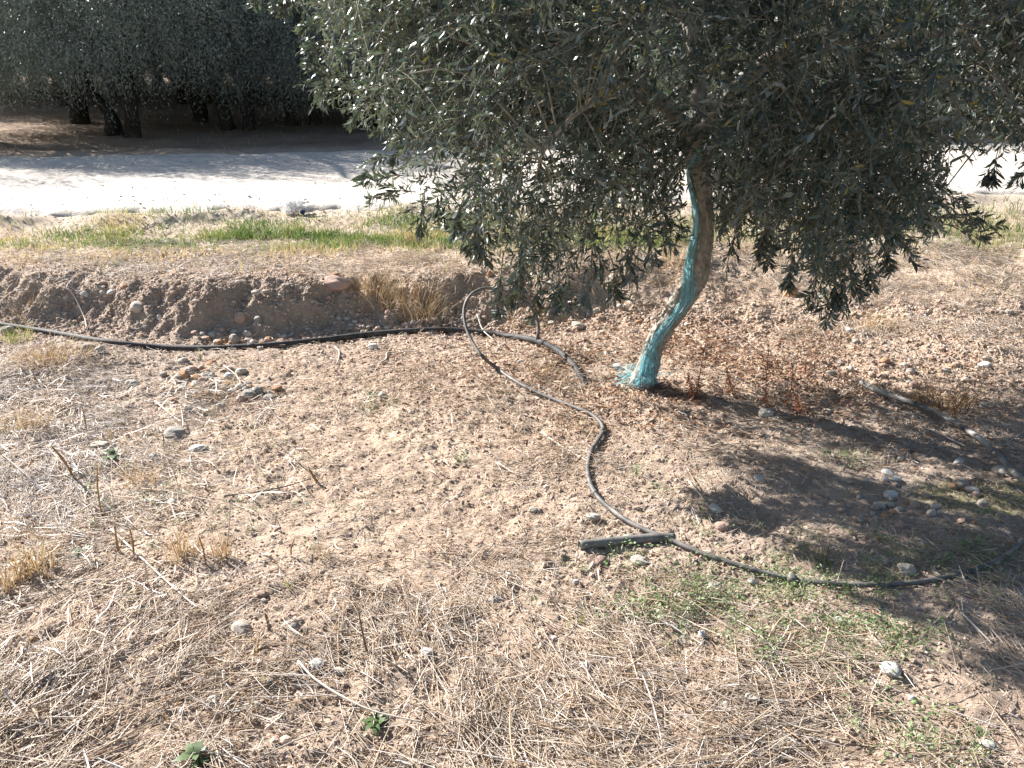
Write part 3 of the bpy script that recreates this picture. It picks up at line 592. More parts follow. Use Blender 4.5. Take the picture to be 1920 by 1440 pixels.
S_ = [
 (258, 586, 27, 23, 'st_pale', 'large pale egg shaped stone set in the shaded bank face'),
 (157, 545, 13, 11, 'st_white', 'small white stone on the bank lip, outermost of a pair'),
 (207, 549, 13, 11, 'st_white', 'small white stone on the bank lip above the egg shaped stone'),
 (628, 522, 60, 22, 'st_pink', 'long flat pinkish rock on top of the bank'),
 (439, 637, 20, 22, 'st_grey', 'rounded grey stone standing against the thick pipe'),
 (298, 596, 9, 12, 'st_white', 'tiny white stone beside the egg shaped stone'),
 (452, 607, 24, 22, 'st_pink', 'pinkish block of stone above the heap by the pipe'),
 (484, 585, 17, 10, 'st_pale', 'flat pale stone high on the bank above the heap'),
 (482, 600, 13, 16, 'st_grey', 'upright grey stone below the flat pale stone on the bank'),
 (260, 610, 12, 10, 'st_grey', 'dark pebble under the egg shaped stone on the bank'),
 (523, 555, 14, 6, 'st_grey', 'thin bluish slate chip on the bank face'),
 (163, 653, 25, 18, 'st_grey', 'brown stone in the pipe shadow, beside its smaller neighbour'),
 (187, 657, 18, 15, 'st_pale', 'smaller tan stone of the two tucked under the pipe'),
 (12, 622, 22, 18, 'st_grey', 'grey stone half hidden behind green blades at the pipe'),
 (247, 721, 25, 16, 'st_pale', 'broad tan stone with flat face on the straw'),
 (268, 728, 18, 10, 'st_pink', 'small pinkish stone leaning on the broad tan stone'),
 (345, 703, 23, 17, 'st_orange', 'big orange cobble in the cobble heap below the pipe'),
 (367, 711, 24, 14, 'st_orange', 'tan cobble beside the big orange one'),
 (366, 722, 18, 12, 'st_white', 'white cobble below the tan one in the heap'),
 (359, 692, 18, 12, 'st_pink', 'pink cobble at the back of the cobble heap'),
 (340, 677, 20, 10, 'st_pale', 'pale flat stone between pipe and cobble heap'),
 (305, 702, 15, 9, 'st_grey', 'grey flat pebble to one side of the cobble heap'),
 (428, 705, 19, 13, 'st_white', 'white stone beside the stubble clump'),
 (450, 698, 24, 16, 'st_pale', 'rounded pale stone behind the stubble clump'),
 (466, 740, 28, 17, 'st_grey', 'grey slab stone with dark shadow below the stubble clump'),
 (484, 732, 19, 16, 'st_grey', 'grey stone touching the slab stone'),
 (503, 746, 22, 9, 'st_grey', 'thin flat grey stone lying past the slab stone'),
 (413, 762, 18, 12, 'st_grey', 'dark grey stone alone in the grey straw'),
 (384, 757, 11, 8, 'st_white', 'bright white chip in the grey straw'),
 (443, 757, 15, 8, 'st_orange', 'orange stone chip under the stubble clump'),
 (325, 814, 36, 15, 'st_grey', 'long grey stone with a stick on it'),
 (186, 838, 31, 14, 'st_pale', 'pale yellow stone in green shoots'),
 (370, 846, 34, 9, 'st_white', 'flat whitish stone flush with the soil'),
 (287, 858, 15, 13, 'st_white', 'whitish round stone among dull leaves'),
 (300, 945, 19, 14, 'st_grey', 'dark green grey pebble in the straw'),
 (322, 942, 20, 8, 'st_white', 'flat white chip beside the dark green grey pebble'),
 (699, 650, 19, 13, 'st_white', 'pale stone just under the thick pipe near a bent stick'),
 (975, 679, 12, 9, 'st_white', 'white pebble inside the hose loop foot'),
 (717, 742, 17, 9, 'st_pale', 'pale pebble on the bare sandy patch'),
 (1085, 611, 27, 12, 'st_pale', 'smooth oblong cream stone beyond the pipe end'),
 (1143, 566, 14, 14, 'st_white', 'white stone under the crown edge beside the trunk'),
 (1164, 574, 17, 9, 'st_pale', 'low cream stone next to the white stone by the trunk'),
 (1157, 688, 20, 12, 'st_white', 'white lump beside the twine at the trunk foot'),
 (888, 488, 17, 15, 'st_orange', 'ochre stone in the bank under the crown'),
 (918, 513, 12, 12, 'st_orange', 'small ochre stone in the bank above the hose loop'),
 (1486, 549, 28, 24, 'st_orange', 'round ochre rock under the hanging sprays'),
 (1438, 776, 29, 20, 'st_pale', 'angular pale stone at the edge of the trunk shadow'),
 (1551, 773, 18, 11, 'st_pale', 'pale oval stone in shade past the angular stone'),
 (1528, 788, 16, 9, 'st_pink', 'brownish oval stone in shade past the angular stone'),
 (1425, 898, 21, 14, 'st_white', 'white egg stone at the crown shadow edge'),
 (1668, 889, 24, 11, 'st_white', 'biggest of three white stones lying together in shade'),
 (1662, 899, 12, 9, 'st_white', 'smallest of three white stones lying together in shade'),
 (1682, 899, 20, 10, 'st_white', 'flattest of three white stones lying together in shade'),
 (1673, 930, 25, 11, 'st_white', 'pale bluish oval stone below the three white ones'),
 (1624, 901, 11, 7, 'st_white', 'little white pebble beside the three white stones'),
 (1690, 860, 12, 11, 'st_pale', 'pointed pale stone on a lit patch in the shade'),
 (1800, 866, 18, 9, 'st_white', 'bright white stone beside the crusted hose'),
 (1806, 910, 26, 15, 'st_grey', 'large grey stone in the deepest crown shade'),
 (1828, 921, 21, 9, 'st_white', 'flat bluish stone against the large grey shaded stone'),
 (1882, 886, 30, 19, 'st_pale', 'big pale stone touching the crusted hose'),
 (1846, 761, 15, 13, 'st_grey', 'grey stone behind the dark grass tuft'),
 (1848, 686, 22, 12, 'st_white', 'white oval stone on the lit gravelly rise'),
 (1594, 620, 15, 9, 'st_white', 'white pebble near the round straw tuft'),
 (1559, 700, 18, 10, 'st_pale', 'pale stone at the shadow edge above the crusted hose'),
 (1893, 587, 14, 10, 'st_grey', 'grey stone in the matted straw'),
 (1112, 972, 32, 15, 'st_pale', 'knobbly pale stone beside the hose curve'),
 (1125, 1052, 26, 14, 'st_pink', 'pink stone just below the pipe offcut'),
 (1199, 1053, 30, 14, 'st_pale', 'pale stone below the crossing of hose and offcut'),
 (1356, 989, 28, 11, 'st_pink', 'brown flat stone on bare soil above the hose'),
 (1343, 957, 26, 10, 'st_white', 'light stone at the end of a long straw'),
 (1178, 1010, 17, 7, 'st_white', 'white chip behind the pipe offcut'),
 (1704, 1071, 33, 22, 'st_pale', 'large grey cream stone just behind the hose'),
 (1412, 1091, 18, 10, 'st_white', 'white stone below the hose in green weeds'),
 (1343, 1101, 26, 13, 'st_pale', 'pale flat stone in green weeds'),
 (1317, 1190, 14, 17, 'st_white', 'upright white stone below the weeds'),
 (1575, 1165, 17, 12, 'st_white', 'white stone in the green weed carpet'),
 (1080, 1091, 12, 9, 'st_white', 'small white stone in lit soil below the offcut'),
 (927, 1125, 21, 11, 'st_white', 'light stone in the matted grey straw'),
 (895, 1020, 22, 10, 'st_pink', 'sandy pink stone on the bare patch'),
 (452, 1182, 38, 20, 'st_pale', 'wide pale stone beside an upright broken stalk'),
 (552, 1176, 17, 16, 'st_grey', 'grey green stone beside a broken stalk'),
 (549, 1166, 13, 8, 'st_white', 'white stone resting behind the grey green one'),
 (490, 1115, 20, 12, 'st_pink', 'pinkish stone above the wide pale one'),
 (494, 1127, 11, 8, 'st_pale', 'small pebble under the pinkish stone'),
 (594, 1250, 28, 16, 'st_white', 'cream stone half buried in straw'),
 (638, 1262, 24, 11, 'st_pale', 'flat cream stone next to the half buried one'),
 (800, 1226, 24, 11, 'st_white', 'bright white stone in the thick straw'),
 (340, 1338, 11, 11, 'st_white', 'small white stone near the wilted rosette'),
 (400, 1315, 24, 11, 'st_pale', 'pale stone under the fan of straw'),
 (337, 1307, 20, 8, 'st_white', 'flat white stone near the fan of straw'),
 (1548, 1298, 12, 21, 'st_pink', 'dark upright pebble at the edge of lit sand'),
 (1412, 1314, 30, 12, 'st_pale', 'pale stone half sunk in thick straw'),
 (1360, 1324, 18, 13, 'st_pale', 'tan stone by thick straw'),
 (1712, 1312, 14, 13, 'st_white', 'white pebble on lit sand'),
 (1674, 1262, 34, 9, 'st_white', 'smooth light stone flush with the lit sand'),
 (1858, 1402, 26, 11, 'st_white', 'white stone in the sandy corner'),
 (1097, 1249, 20, 9, 'st_white', 'light stone under green shoots'),
 (1117, 1247, 18, 12, 'st_pink', 'brown stone beside the light one under green shoots'),
 (1000, 957, 16, 8, 'st_pale', 'pale chip on open soil near the hose')]
for s_ in S_: stone(*s_)
CL = [((370, 705), 45, 18, 26, (9, 18), 'rounded cobble in the tan heap just below the thick pipe', 'cobbles of the tan heap'),
      ((460, 735), 45, 18, 14, (11, 20), 'cobble strewn around the grey slab stone', 'cobbles round the slab stone'),
      ((405, 632), 55, 12, 26, (8, 17), 'cobble in the loose heap behind the thick pipe', 'cobbles heaped behind the pipe'),
      ((352, 735), 42, 22, 26, (8, 15), 'small cobble scattered in the heap below the thick pipe', 'small cobbles below the pipe'),
      ((515, 640), 60, 12, 20, (8, 16), 'pebble along the thick pipe past the heap', 'pebbles along the pipe'),
      ((700, 605), 110, 12, 26, (7, 14), 'small stone in the gravelly ditch behind the pipe', 'ditch stones'),
      ((1700, 690), 150, 35, 38, (8, 17), 'pale stone on the gravelly rise before the shade', 'stones on the gravelly rise'),
      ((1720, 950), 150, 45, 34, (8, 18), 'small pale stone strewn through the crown shade', 'stones in the shade'),
      ((400, 545), 330, 18, 40, (6, 13), 'small pale stone sticking out of the bank', 'stones in the bank'),
      ((1200, 610), 160, 40, 22, (7, 14), 'small stone in leaf litter under the tree', 'stones in the litter')]
for (cx, cy), sx, sy, n_, (a, b), lab, grp in CL:
    for k in range(n_):
        w = rng.uniform(a, b); stone(cx + rng.normal(0, sx * .55), cy + rng.normal(0, sy * .6), w, w * rng.uniform(.5, .8), random.choice(['st_pale', 'st_pink', 'st_pale', 'st_grey', 'st_orange', 'st_pink']), lab, grp)

# ------------------------------------------------------------------ gravel and clods (countless)
n_ = 190000
gxp = rng.uniform(-3.2, 3.4, n_); gyp = rng.uniform(1.25, 5.7, n_)
den = .25 + .6 * sstep(.4 + 1.8 * perlin(gxp * 1.2, gyp * 1.2, 91)); den += .9 * np.exp(-((gyp - 4.75) / .25) ** 2) + .4 * np.exp(-((gxp - 2.1) / .6) ** 2 - ((gyp - 4.1) / .35) ** 2)
ok = rng.random(n_) < den; gxp, gyp = gxp[ok], gyp[ok]
xr = rng.uniform(-9, 9, 9000); yr = road_near(xr) + rng.normal(-.12, .22, 9000); xr2 = rng.uniform(-9, 9, 5000); yr2 = road_near(xr2) + rng.uniform(.2, 3, 5000)
gxp = np.concatenate([gxp, xr, xr2]); gyp = np.concatenate([gyp, yr, yr2]); n_ = len(gxp); isroad = np.arange(n_) >= n_ - 14000
sz = np.exp(rng.normal(math.log(.0029), .5, n_)) * np.where(isroad, 1.15, 1) * (1 + .5 * np.exp(-((gxp - 2.0) / .8) ** 2 - ((gyp - 4.1) / .4) ** 2)) * (1 + 1.3 * rng.random(n_) * np.exp(-((gyp - 4.78) / .22) ** 2)); sz = np.clip(sz, .002, .012)
v12, f12 = ico(0, 0, 0, 0); VV = v12[None] * (1 + rng.uniform(-.28, .28, (n_, 12, 1))) * sz[:, None, None] * rng.uniform(.7, 1.25, (n_, 1, 3)) * np.array([1, 1, .75])
zz = np.where(isroad & (gyp > road_near(gxp) + .15), .262, H(gxp, gyp)); VV += np.stack([gxp, gyp, zz + sz * .25], -1)[:, None]
tn = np.clip(rng.beta(2, 2.2, n_) + np.where(isroad, .45, 0), 0, 1)
F_ = (np.arange(n_)[:, None, None] * 12 + f12[None]).reshape(-1, 3)
tag(link('gravel', mesh_np('gravel', VV.reshape(-1, 3), [F_], M['gravel'], np.repeat(tn, 12), smooth=False)), kind='stuff')

# ------------------------------------------------------------------ dry straw lying about (countless)
def blob(x, y, px, py, rx_, ry_):
    p = ground(px, py, False); return np.exp(-((x - p[0]) / rx_) ** 2 - ((y - p[1]) / ry_) ** 2)
n_ = 330000
sx = rng.uniform(-3.3, 3.6, n_); sy = rng.uniform(1.3, 6.0, n_)
D_ = .17 + 1.0 * sstep((2.35 - sy) / .5) * sstep((1.15 - sx + .2 * perlin(sx * 2, sy * 2, 95)) / .5) + .95 * sstep((-.95 - sx) / .5) * sstep((4.1 - sy) / .4) + .75 * sstep((sx - 1.3) / .5) * sstep((sy - 4.0) / .4)
D_ += .8 * blob(sx, sy, 960, 1080, .45, .3) + .35 * blob(sx, sy, 1000, 700, .5, .35) + .4 * blob(sx, sy, 1850, 1150, .3, .2) + .4 * blob(sx, sy, 1000, 850, .35, .3) + .25 * sstep((sy - 4.95) / .2)
D_ *= 1 - .65 * blob(sx, sy, 800, 860, .42, .28); D_ *= 1 - .8 * np.exp(-((sy - 4.7) / .2) ** 2) * sstep((.4 - sx) / .4)
D_ *= 1 - .8 * blob(sx, sy, 1750, 1340, .28, .16); D_ *= 1 - .75 * blob(sx, sy, 390, 715, .38, .27)
D_ *= .22 + 1.3 * sstep(.42 + 1.7 * perlin(sx * 3.2, sy * 3.2, 96) + .5 * perlin(sx * 1.1, sy * 1.3, 94)); D_ *= 1 - .45 * blob(sx, sy, 250, 1250, .4, .25)
ok = rng.random(n_) < D_ * .66; sx, sy = sx[ok], sy[ok]; n_ = len(sx); print('straws', n_)
L = np.exp(rng.normal(math.log(.042), .68, n_)); L = np.clip(L * (1 + .9 * sstep((2.3 - sy) / .5)), .008, .30); th = rng.uniform(0, np.pi * 2, n_)
flow = perlin(sx * .8, sy * .8, 97) * 3.0; th = np.where(rng.random(n_) < .6, flow + rng.normal(0, .5, n_), th)
cv = rng.normal(0, .28, n_) * np.where(rng.random(n_) < .10, 1.9, .6); K = 5; t = np.linspace(-.5, .5, K)
aa = th[:, None] + cv[:, None] * t[None]; step = L[:, None] / (K - 1)
px_ = sx[:, None] + np.cumsum(np.cos(aa) * step, 1) - L[:, None] * np.cos(th)[:, None] * .6; py_ = sy[:, None] + np.cumsum(np.sin(aa) * step, 1) - L[:, None] * np.sin(th)[:, None] * .6
wd = np.exp(rng.normal(math.log(.00082), .38, n_)) * np.where(L > .1, 1.2, 1)
pile = .012 * sstep(.3 + perlin(sx * 3.2, sy * 3.2, 96)) 
lift = np.abs(rng.normal(0, .006, n_)) + rng.random(n_) * pile; tilt = rng.normal(0, .10, n_) + np.where(rng.random(n_) < .07, rng.normal(0, .5, n_), 0)
pz_ = .55 * H(px_, py_) + .45 * H(sx, sy)[:, None] + .003 + lift[:, None] + np.maximum(tilt[:, None] * t[None] * L[:, None], -.012)
V, F = tubes(np.stack([px_, py_, pz_], -1), wd[:, None] * np.array([.7, 1, 1, .95, .6])[None], 3)
tn = np.clip(.08 + rng.beta(3, 2, n_) * .92 + .16 * sstep((-1.2 - sx) / .5) * sstep((sy - 1.9) / .6) - .12 * blob(sx, sy, 1000, 720, .5, .4) , 0, 1)
tag(link('dry_straw', mesh_np('dry_straw', V, F, M['straw'], np.repeat(tn, K * 3))), kind='stuff')
# fine chaff between the straws
n_ = 125000; hx = rng.uniform(-3.2, 3.5, n_); hy = 1.3 + 4.2 * rng.random(n_) ** 1.25
ok = rng.random(n_) < (.3 + 1.0 * sstep(.4 + 1.5 * perlin(hx * 2.1, hy * 2.1, 93))) * (1 - .7 * np.exp(-((hy - 4.7) / .2) ** 2) * sstep((.4 - hx) / .4)); hx, hy = hx[ok], hy[ok]; n_ = len(hx)
L = rng.uniform(.006, .03, n_); th = rng.uniform(0, 6.28, n_); t = np.linspace(-.5, .5, 3)
qx = hx[:, None] + np.cos(th)[:, None] * L[:, None] * t; qy = hy[:, None] + np.sin(th)[:, None] * L[:, None] * t
qz = H(qx, qy) + .003 + rng.random(n_)[:, None] * .006 + (rng.normal(0, .2, n_) * L)[:, None] * t
S = np.stack([-np.sin(th), np.cos(th), rng.normal(0, .6, n_)], -1); V, F = ribbons(np.stack([qx, qy, qz], -1), rng.uniform(.0005, .0014, n_)[:, None] * np.array([.7, 1, .5])[None], norm(S))
tag(link('chaff', mesh_np('chaff', V, F, M['straw'], np.repeat(np.clip(rng.beta(1.6, 1.5, n_), 0, 1), 6))), kind='stuff')
# flat bleached blades in the grey mat
n_ = 5200; bx_ = rng.normal(-1.75, .55, n_); by_ = rng.uniform(1.6, 3.9, n_); ok = rng.random(n_) < sstep(.5 + 1.5 * perlin(bx_ * 3, by_ * 3, 98)); bx_, by_ = bx_[ok], by_[ok]
ex = rng.uniform(-1.6, .9, 100); ey = rng.uniform(1.4, 2.3, 100); bx_ = np.concatenate([bx_, ex]); by_ = np.concatenate([by_, ey]); n_ = len(bx_)
L = rng.uniform(.03, .13, n_); th = rng.uniform(0, 6.28, n_); t = np.linspace(-.5, .5, 5); cv = rng.normal(0, .25, n_); aa = th[:, None] + cv[:, None] * t
qx = bx_[:, None] + np.cos(aa) * L[:, None] * t; qy = by_[:, None] + np.sin(aa) * L[:, None] * t
qz = .5 * H(qx, qy) + .5 * H(bx_, by_)[:, None] + .008 + rng.random(n_)[:, None] * .014 + (rng.normal(0, .18, n_) * L)[:, None] * t + (rng.normal(0, .2, n_) * L)[:, None] * t ** 2
S = np.stack([-np.sin(th), np.cos(th), rng.normal(0, .5, n_)], -1); V, F = ribbons(np.stack([qx, qy, qz], -1), rng.uniform(.0009, .0023, n_)[:, None] * np.array([.6, 1, 1, .9, .3])[None], norm(S))
tag(link('dead_leaf_blades', mesh_np('dead_leaf_blades', V, F, M['straw'], np.repeat(np.clip(rng.beta(4, 1.6, n_), 0, 1), 10))), kind='stuff')

# fallen olive leaves under the tree (countless)
n_ = 13000; fx = rng.normal(.85, .72, n_); fy = rng.normal(4.05, .45, n_); ok = (fy > 2.0) & (rng.random(n_) < .3 + .9 * sstep(.45 + 1.4 * perlin(fx * 2.4, fy * 2.4, 99))); fx, fy = fx[ok], fy[ok]; n_ = len(fx)
th = rng.uniform(0, 6.28, n_); Dv = np.stack([np.cos(th), np.sin(th), rng.normal(0, .22, n_)], -1); Bv = np.stack([fx, fy, H(fx, fy) + .005 + rng.random(n_) * .012], -1)
Nv = norm(np.stack([rng.normal(0, .6, n_), rng.normal(0, .6, n_), np.ones(n_)], -1)); V, F = leaves(Bv, Dv, Nv, rng.uniform(.016, .05, n_), rng.uniform(.003, .010, n_), rng.normal(.05, .2, n_), .35)
tag(link('fallen_leaves', mesh_np('fallen_leaves', V, F, M['litter'], np.repeat(rng.beta(2, 2, n_), 6))), kind='stuff')

# ------------------------------------------------------------------ grass verge and low weeds (countless)
def blade_set(bx, by, hgt, wdt, lean, th, z=None, K=4):
    n = len(bx); t = np.linspace(0, 1, K); z = H(bx, by) - .004 if z is None else z
    hor = (hgt * lean)[:, None] * t[None] ** 1.7; P = np.stack([bx[:, None] + np.cos(th)[:, None] * hor, by[:, None] + np.sin(th)[:, None] * hor, z[:, None] + (hgt * np.sqrt(np.maximum(1 - lean ** 2 * .7, .08)))[:, None] * (t - .25 * (lean[:, None]) * t ** 3)], -1)
    f = rng.uniform(0, 6.28, n); return ribbons(P, wdt[:, None] * np.array([1, .9, .62, .08])[None] if K == 4 else wdt[:, None] * np.linspace(1, .1, K)[None], np.stack([np.cos(f), np.sin(f), 0 * f], -1))
n_ = 52000; vx = rng.uniform(-4.3, 4.5, n_); vy = 6.22 + .06 * vx + rng.normal(0, .32, n_)
den = sstep((vx + 4.0) / 1.4) * (1 - .65 * sstep((vx - .6) / .8)) * sstep(.58 + 1.6 * perlin(vx * 1.9, vy * 2.6, 110) + .5 * perlin(vx * 6, vy * 6, 109)) + .10
ok = rng.random(n_) < den; vx, vy = vx[ok], vy[ok]; n_ = len(vx)
hh = rng.uniform(.022, .08, n_) * (.7 + .9 * sstep(.4 + perlin(vx * 1.1, vy * 1.1, 111)))
V, F = blade_set(vx, vy, hh, rng.uniform(.0016, .0034, n_), rng.uniform(.1, .8, n_), rng.uniform(0, 6.28, n_))
tn = np.clip(.30 + .9 * perlin(vx * 2.3, vy * 3, 112) + .55 * sstep((5.95 - vy) / .3) + .3 * sstep((-2.4 - vx) / 1.2) + rng.normal(0, .2, n_), 0, 1)
tag(link('grass', mesh_np('grass', V, F, M['grass'], np.repeat(tn, 8))), kind='stuff')
n_ = 9000; vx = np.concatenate([rng.uniform(-4.3, 4.6, n_), rng.uniform(-9, 6, 7000)]); vy = np.concatenate([rng.uniform(4.95, 6.9, n_), rng.uniform(10.4, 17, 7000)]); n_ += 7000; ok = rng.random(n_) < .15 + .7 * sstep(.2 + 2 * perlin(vx * 2, vy * 3, 113)); vx, vy = vx[ok], vy[ok]; n_ = len(vx)
V, F = blade_set(vx, vy, rng.uniform(.03, .14, n_), rng.uniform(.0012, .0024, n_), rng.uniform(.3, .98, n_), rng.uniform(0, 6.28, n_))
tag(link('dry_grass', mesh_np('dry_grass', V, F, M['dry'], np.repeat(np.clip(rng.beta(3, 2, n_), 0, 1), 8))), kind='stuff')
# low weeds
wc = []
for px, py, rx_, ry_, k in [(1300, 1120, 110, 45, 120), (1440, 1110, 120, 30, 110), (1520, 1210, 110, 40, 110), (1680, 1200, 80, 35, 60), (1840, 1060, 90, 45, 90), (1580, 1090, 140, 22, 70), (1700, 1370, 90, 40, 34), (1490, 1040, 60, 25, 30), (1230, 1150, 60, 40, 40), (700, 760, 14, 12, 10), (860, 870, 10, 8, 5), (1170, 1045, 60, 18, 22), (1195, 885, 20, 12, 8), (330, 905, 160, 90, 46), (1240, 920, 18, 10, 8), (450, 960, 120, 40, 20), (1780, 1410, 80, 30, 24), (1590, 860, 60, 18, 24), (1700, 1040, 60, 20, 30), (1340, 990, 60, 25, 16)]:
    for j in range(max(2, int(k * .62))): wc.append(ground(px + rng.normal(0, rx_ * .8), py + rng.normal(0, ry_ * .8)))
wc = np.array(wc); nl = 11; n_ = len(wc) * nl; c = np.repeat(wc, nl, 0); s = np.repeat(rng.uniform(.5, 1.35, len(wc)), nl)
th = rng.uniform(0, 6.28, n_); rr = rng.uniform(0, .035, n_) * s; Bv = c + np.stack([np.cos(th) * rr, np.sin(th) * rr, .003 + rng.uniform(0, .026, n_) * s], -1)
Dv = np.stack([np.cos(th), np.sin(th), rng.uniform(-.1, .9, n_)], -1); Nv = np.stack([-.3 * np.cos(th), -.3 * np.sin(th), np.ones(n_)], -1) + rng.normal(0, .35, (n_, 3))
a_ = leaves(Bv, Dv, Nv, rng.uniform(.006, .014, n_) * s, rng.uniform(.003, .0075, n_) * s, .1, .12)
stb = blade_set(c[::3, 0] + rng.normal(0, .012, len(c[::3])), c[::3, 1] + rng.normal(0, .012, len(c[::3])), rng.uniform(.02, .055, len(c[::3])), np.full(len(c[::3]), .0009), rng.uniform(.2, .8, len(c[::3])), rng.uniform(0, 6.28, len(c[::3])))
V, F = merge([a_, stb]); tn = np.concatenate([np.repeat(np.clip(rng.beta(2.5, 2, n_), 0, 1), 6), np.full(len(stb[0]), .7)])
tag(link('ground_cover', mesh_np('ground_cover', V, F, M['weed'], tn)), kind='stuff')

# ------------------------------------------------------------------ single tufts, weeds, stalks, sticks
def tuft(name, px, py, n, hpx, wpx, mat, label, cat, lean=(.15, .9), group=None, bw=1.0, Y0=None):
    p = ground(px, py); u = px_size(p); bx = np.clip(rng.normal(0, .22, n), -.36, .36) * wpx * u; by = np.clip(rng.normal(0, .2, n), -.33, .33) * wpx * u
    n = int(n * .62); bx, by = bx[:n], by[:n]; h = hpx * u * np.clip(rng.lognormal(-.5, .4, n), .15, 1.25); th = np.arctan2(by, bx) + rng.normal(0, 1.0, n)
    V, F = blade_set(bx + p[0], by + p[1], h, rng.uniform(.0009, .0017, n) * bw, rng.uniform(*lean, n), th)
    o = link(name, mesh_np(name, V - p, F, mat, np.repeat(np.clip(rng.beta(2.5, 2, n), 0, 1), 8)), loc=p); return tag(o, label, cat, group)
n_ = 6500; ux = np.concatenate([rng.normal(-1.7, .6, n_), rng.uniform(-1.5, 1.0, 1500)]); uy = np.concatenate([rng.uniform(1.7, 4.1, n_), rng.uniform(1.45, 2.2, 1500)])
ok = rng.random(len(ux)) < sstep(.15 + 2.2 * perlin(ux * 2.6, uy * 2.6, 115)); ux, uy = ux[ok], uy[ok]; n_ = len(ux)
V, F = blade_set(ux, uy, rng.lognormal(-3.3, .45, n_), rng.uniform(.0008, .0018, n_), rng.uniform(.1, .97, n_), rng.uniform(0, 6.28, n_))
tag(link('stubble', mesh_np('stubble', V, F, M['dry'], np.repeat(np.clip(rng.beta(2, 1.8, n_), 0, 1), 8))), kind='stuff')
TF = [
 ('dry_grass_tuft', 95, 672, 520, 52, 150, 'dry', 'wide heap of bent dry grass below the thick pipe', (.5, .98), 1),
 ('dry_grass_tuft', 35, 640, 150, 45, 70, 'grass', 'tuft of yellow green blades at the thick pipe', (.1, .7), 1),
 ('dry_grass_tuft', 50, 590, 150, 26, 80, 'dry', 'low brownish grass tuft on the bank above the pipe', (.4, .98), 1),
 ('dry_grass_tuft', 40, 800, 240, 60, 110, 'dry', 'dry grass tuft in bleached straw beside dark hollow', (.3, .95), 1),
 ('dry_grass_tuft', 1650, 612, 260, 34, 80, 'dry', 'round golden straw tuft on the lit rise', (.3, .95), 1),
 ('dry_grass_tuft', 1770, 765, 420, 62, 120, 'dry_dark', 'big dark brown grass tuft in the crown shade', (.3, .95), 1),
 ('dry_grass_tuft', 775, 455, 130, 40, 55, 'dry', 'orange grass tuft on the verge at the crown edge', (.1, .7), 1),
 ('dry_grass_tuft', 712, 550, 420, 66, 110, 'dry', 'dry grass tuft on the bank with drooping seed stalks', (.3, .95), 1),
 ('dry_grass_tuft', 795, 585, 380, 72, 100, 'dry', 'straggly dry grass at the bank foot before the hose loop', (.3, .95), 1),
 ('dry_grass_tuft', 1025, 705, 260, 34, 110, 'dry', 'low golden tuft between the hose and pipe end', (.4, .98), 1),
 ('dry_grass_tuft', 985, 610, 130, 60, 110, 'dry', 'thin dry stalks standing inside the hose loop', (.05, .6), .8),
 ('dry_grass_tuft', 1085, 808, 170, 26, 100, 'dry', 'flattened orange tuft beside the hose bend', (.5, .98), 1),
 ('dry_grass_tuft', 428, 722, 60, 28, 30, 'dry', 'small upright stubble clump among cobbles', (.1, .6), 1),
 ('dry_grass_tuft', 395, 745, 70, 28, 45, 'dry', 'thin orange stubble beside the cobble heap', (.1, .6), 1),
 ('dry_grass_tuft', 340, 1040, 120, 70, 80, 'dry', 'orange upright stubble tuft with green blades in the straw', (.05, .5), 1.2),
 ('dry_grass_tuft', 420, 1045, 60, 75, 45, 'dry', 'narrow tall stubble tuft past the orange one', (.05, .45), 1.2),
 ('dry_grass_tuft', 70, 1065, 150, 60, 90, 'dry', 'rusty stubble tuft with broad blades in bleached straw', (.1, .7), 1.6),
 ('dry_grass_tuft', 15, 1100, 120, 60, 70, 'dry', 'rusty stubble tuft cut by the picture edge', (.1, .7), 1.6),
 ('dry_grass_tuft', 600, 1040, 110, 28, 55, 'dry', 'little rosette of brown dry grass on straw', (.4, .95), 1),
 ('dry_grass_tuft', 260, 905, 110, 60, 90, 'dry', 'loose dry tuft near the tall brown stalk', (.2, .9), 1),
 ('dry_grass_tuft', 245, 490, 90, 22, 40, 'dry', 'small golden tuft alone on the lit bank top', (.2, .8), 1),
 ('dry_grass_tuft', 40, 497, 130, 26, 90, 'dry', 'broad golden tuft at the end of the bank top', (.2, .9), 1),
 ('dry_grass_tuft', 1415, 470, 160, 45, 70, 'dry', 'yellow grass clump just beyond the trunk', (.1, .8), 1),
 ('dry_grass_tuft', 1270, 490, 170, 60, 70, 'dry', 'orange dry grass behind the trunk at bank', (.1, .8), 1),
 ('dry_grass_tuft', 1840, 440, 200, 30, 150, 'dry', 'matted straw tuft under the outermost hanging spray', (.3, .95), 1),
 ('green_weed', 1075, 1165, 26, 34, 40, 'grass', 'bright green grass seedling in thick straw', (.2, .9), 1.8),
 ('green_weed', 1110, 1180, 14, 26, 30, 'grass', 'smaller green grass seedling next to the bright one', (.2, .9), 1.8),
 ('green_weed', 690, 770, 40, 26, 40, 'weed', 'feathery green weed on the bare sandy patch', (.2, .9), 1),
 ('green_weed', 545, 1105, 12, 30, 16, 'grass', 'single green shoot near a rosette of dry grass', (.1, .5), 1.8),
 ('green_weed', 255, 1125, 14, 34, 22, 'grass', 'green shoot under bleached stalks', (.1, .6), 1.8),
 ('green_weed', 175, 985, 12, 44, 16, 'grass', 'thin yellow green shoot beside the tall brown stalk', (.05, .4), 1.6),
 ('green_weed', 1545, 1055, 50, 34, 46, 'grass', 'bushy green weed above the hose on open soil', (.2, .8), 1.5),
 ('green_weed', 1280, 1240, 18, 24, 36, 'grass', 'flat green seedling below the weed carpet', (.3, .95), 1.8),
 ('green_weed', 376, 675, 8, 24, 8, 'weed', 'single pale green stem standing by the thick pipe', (.05, .2), 2),
]
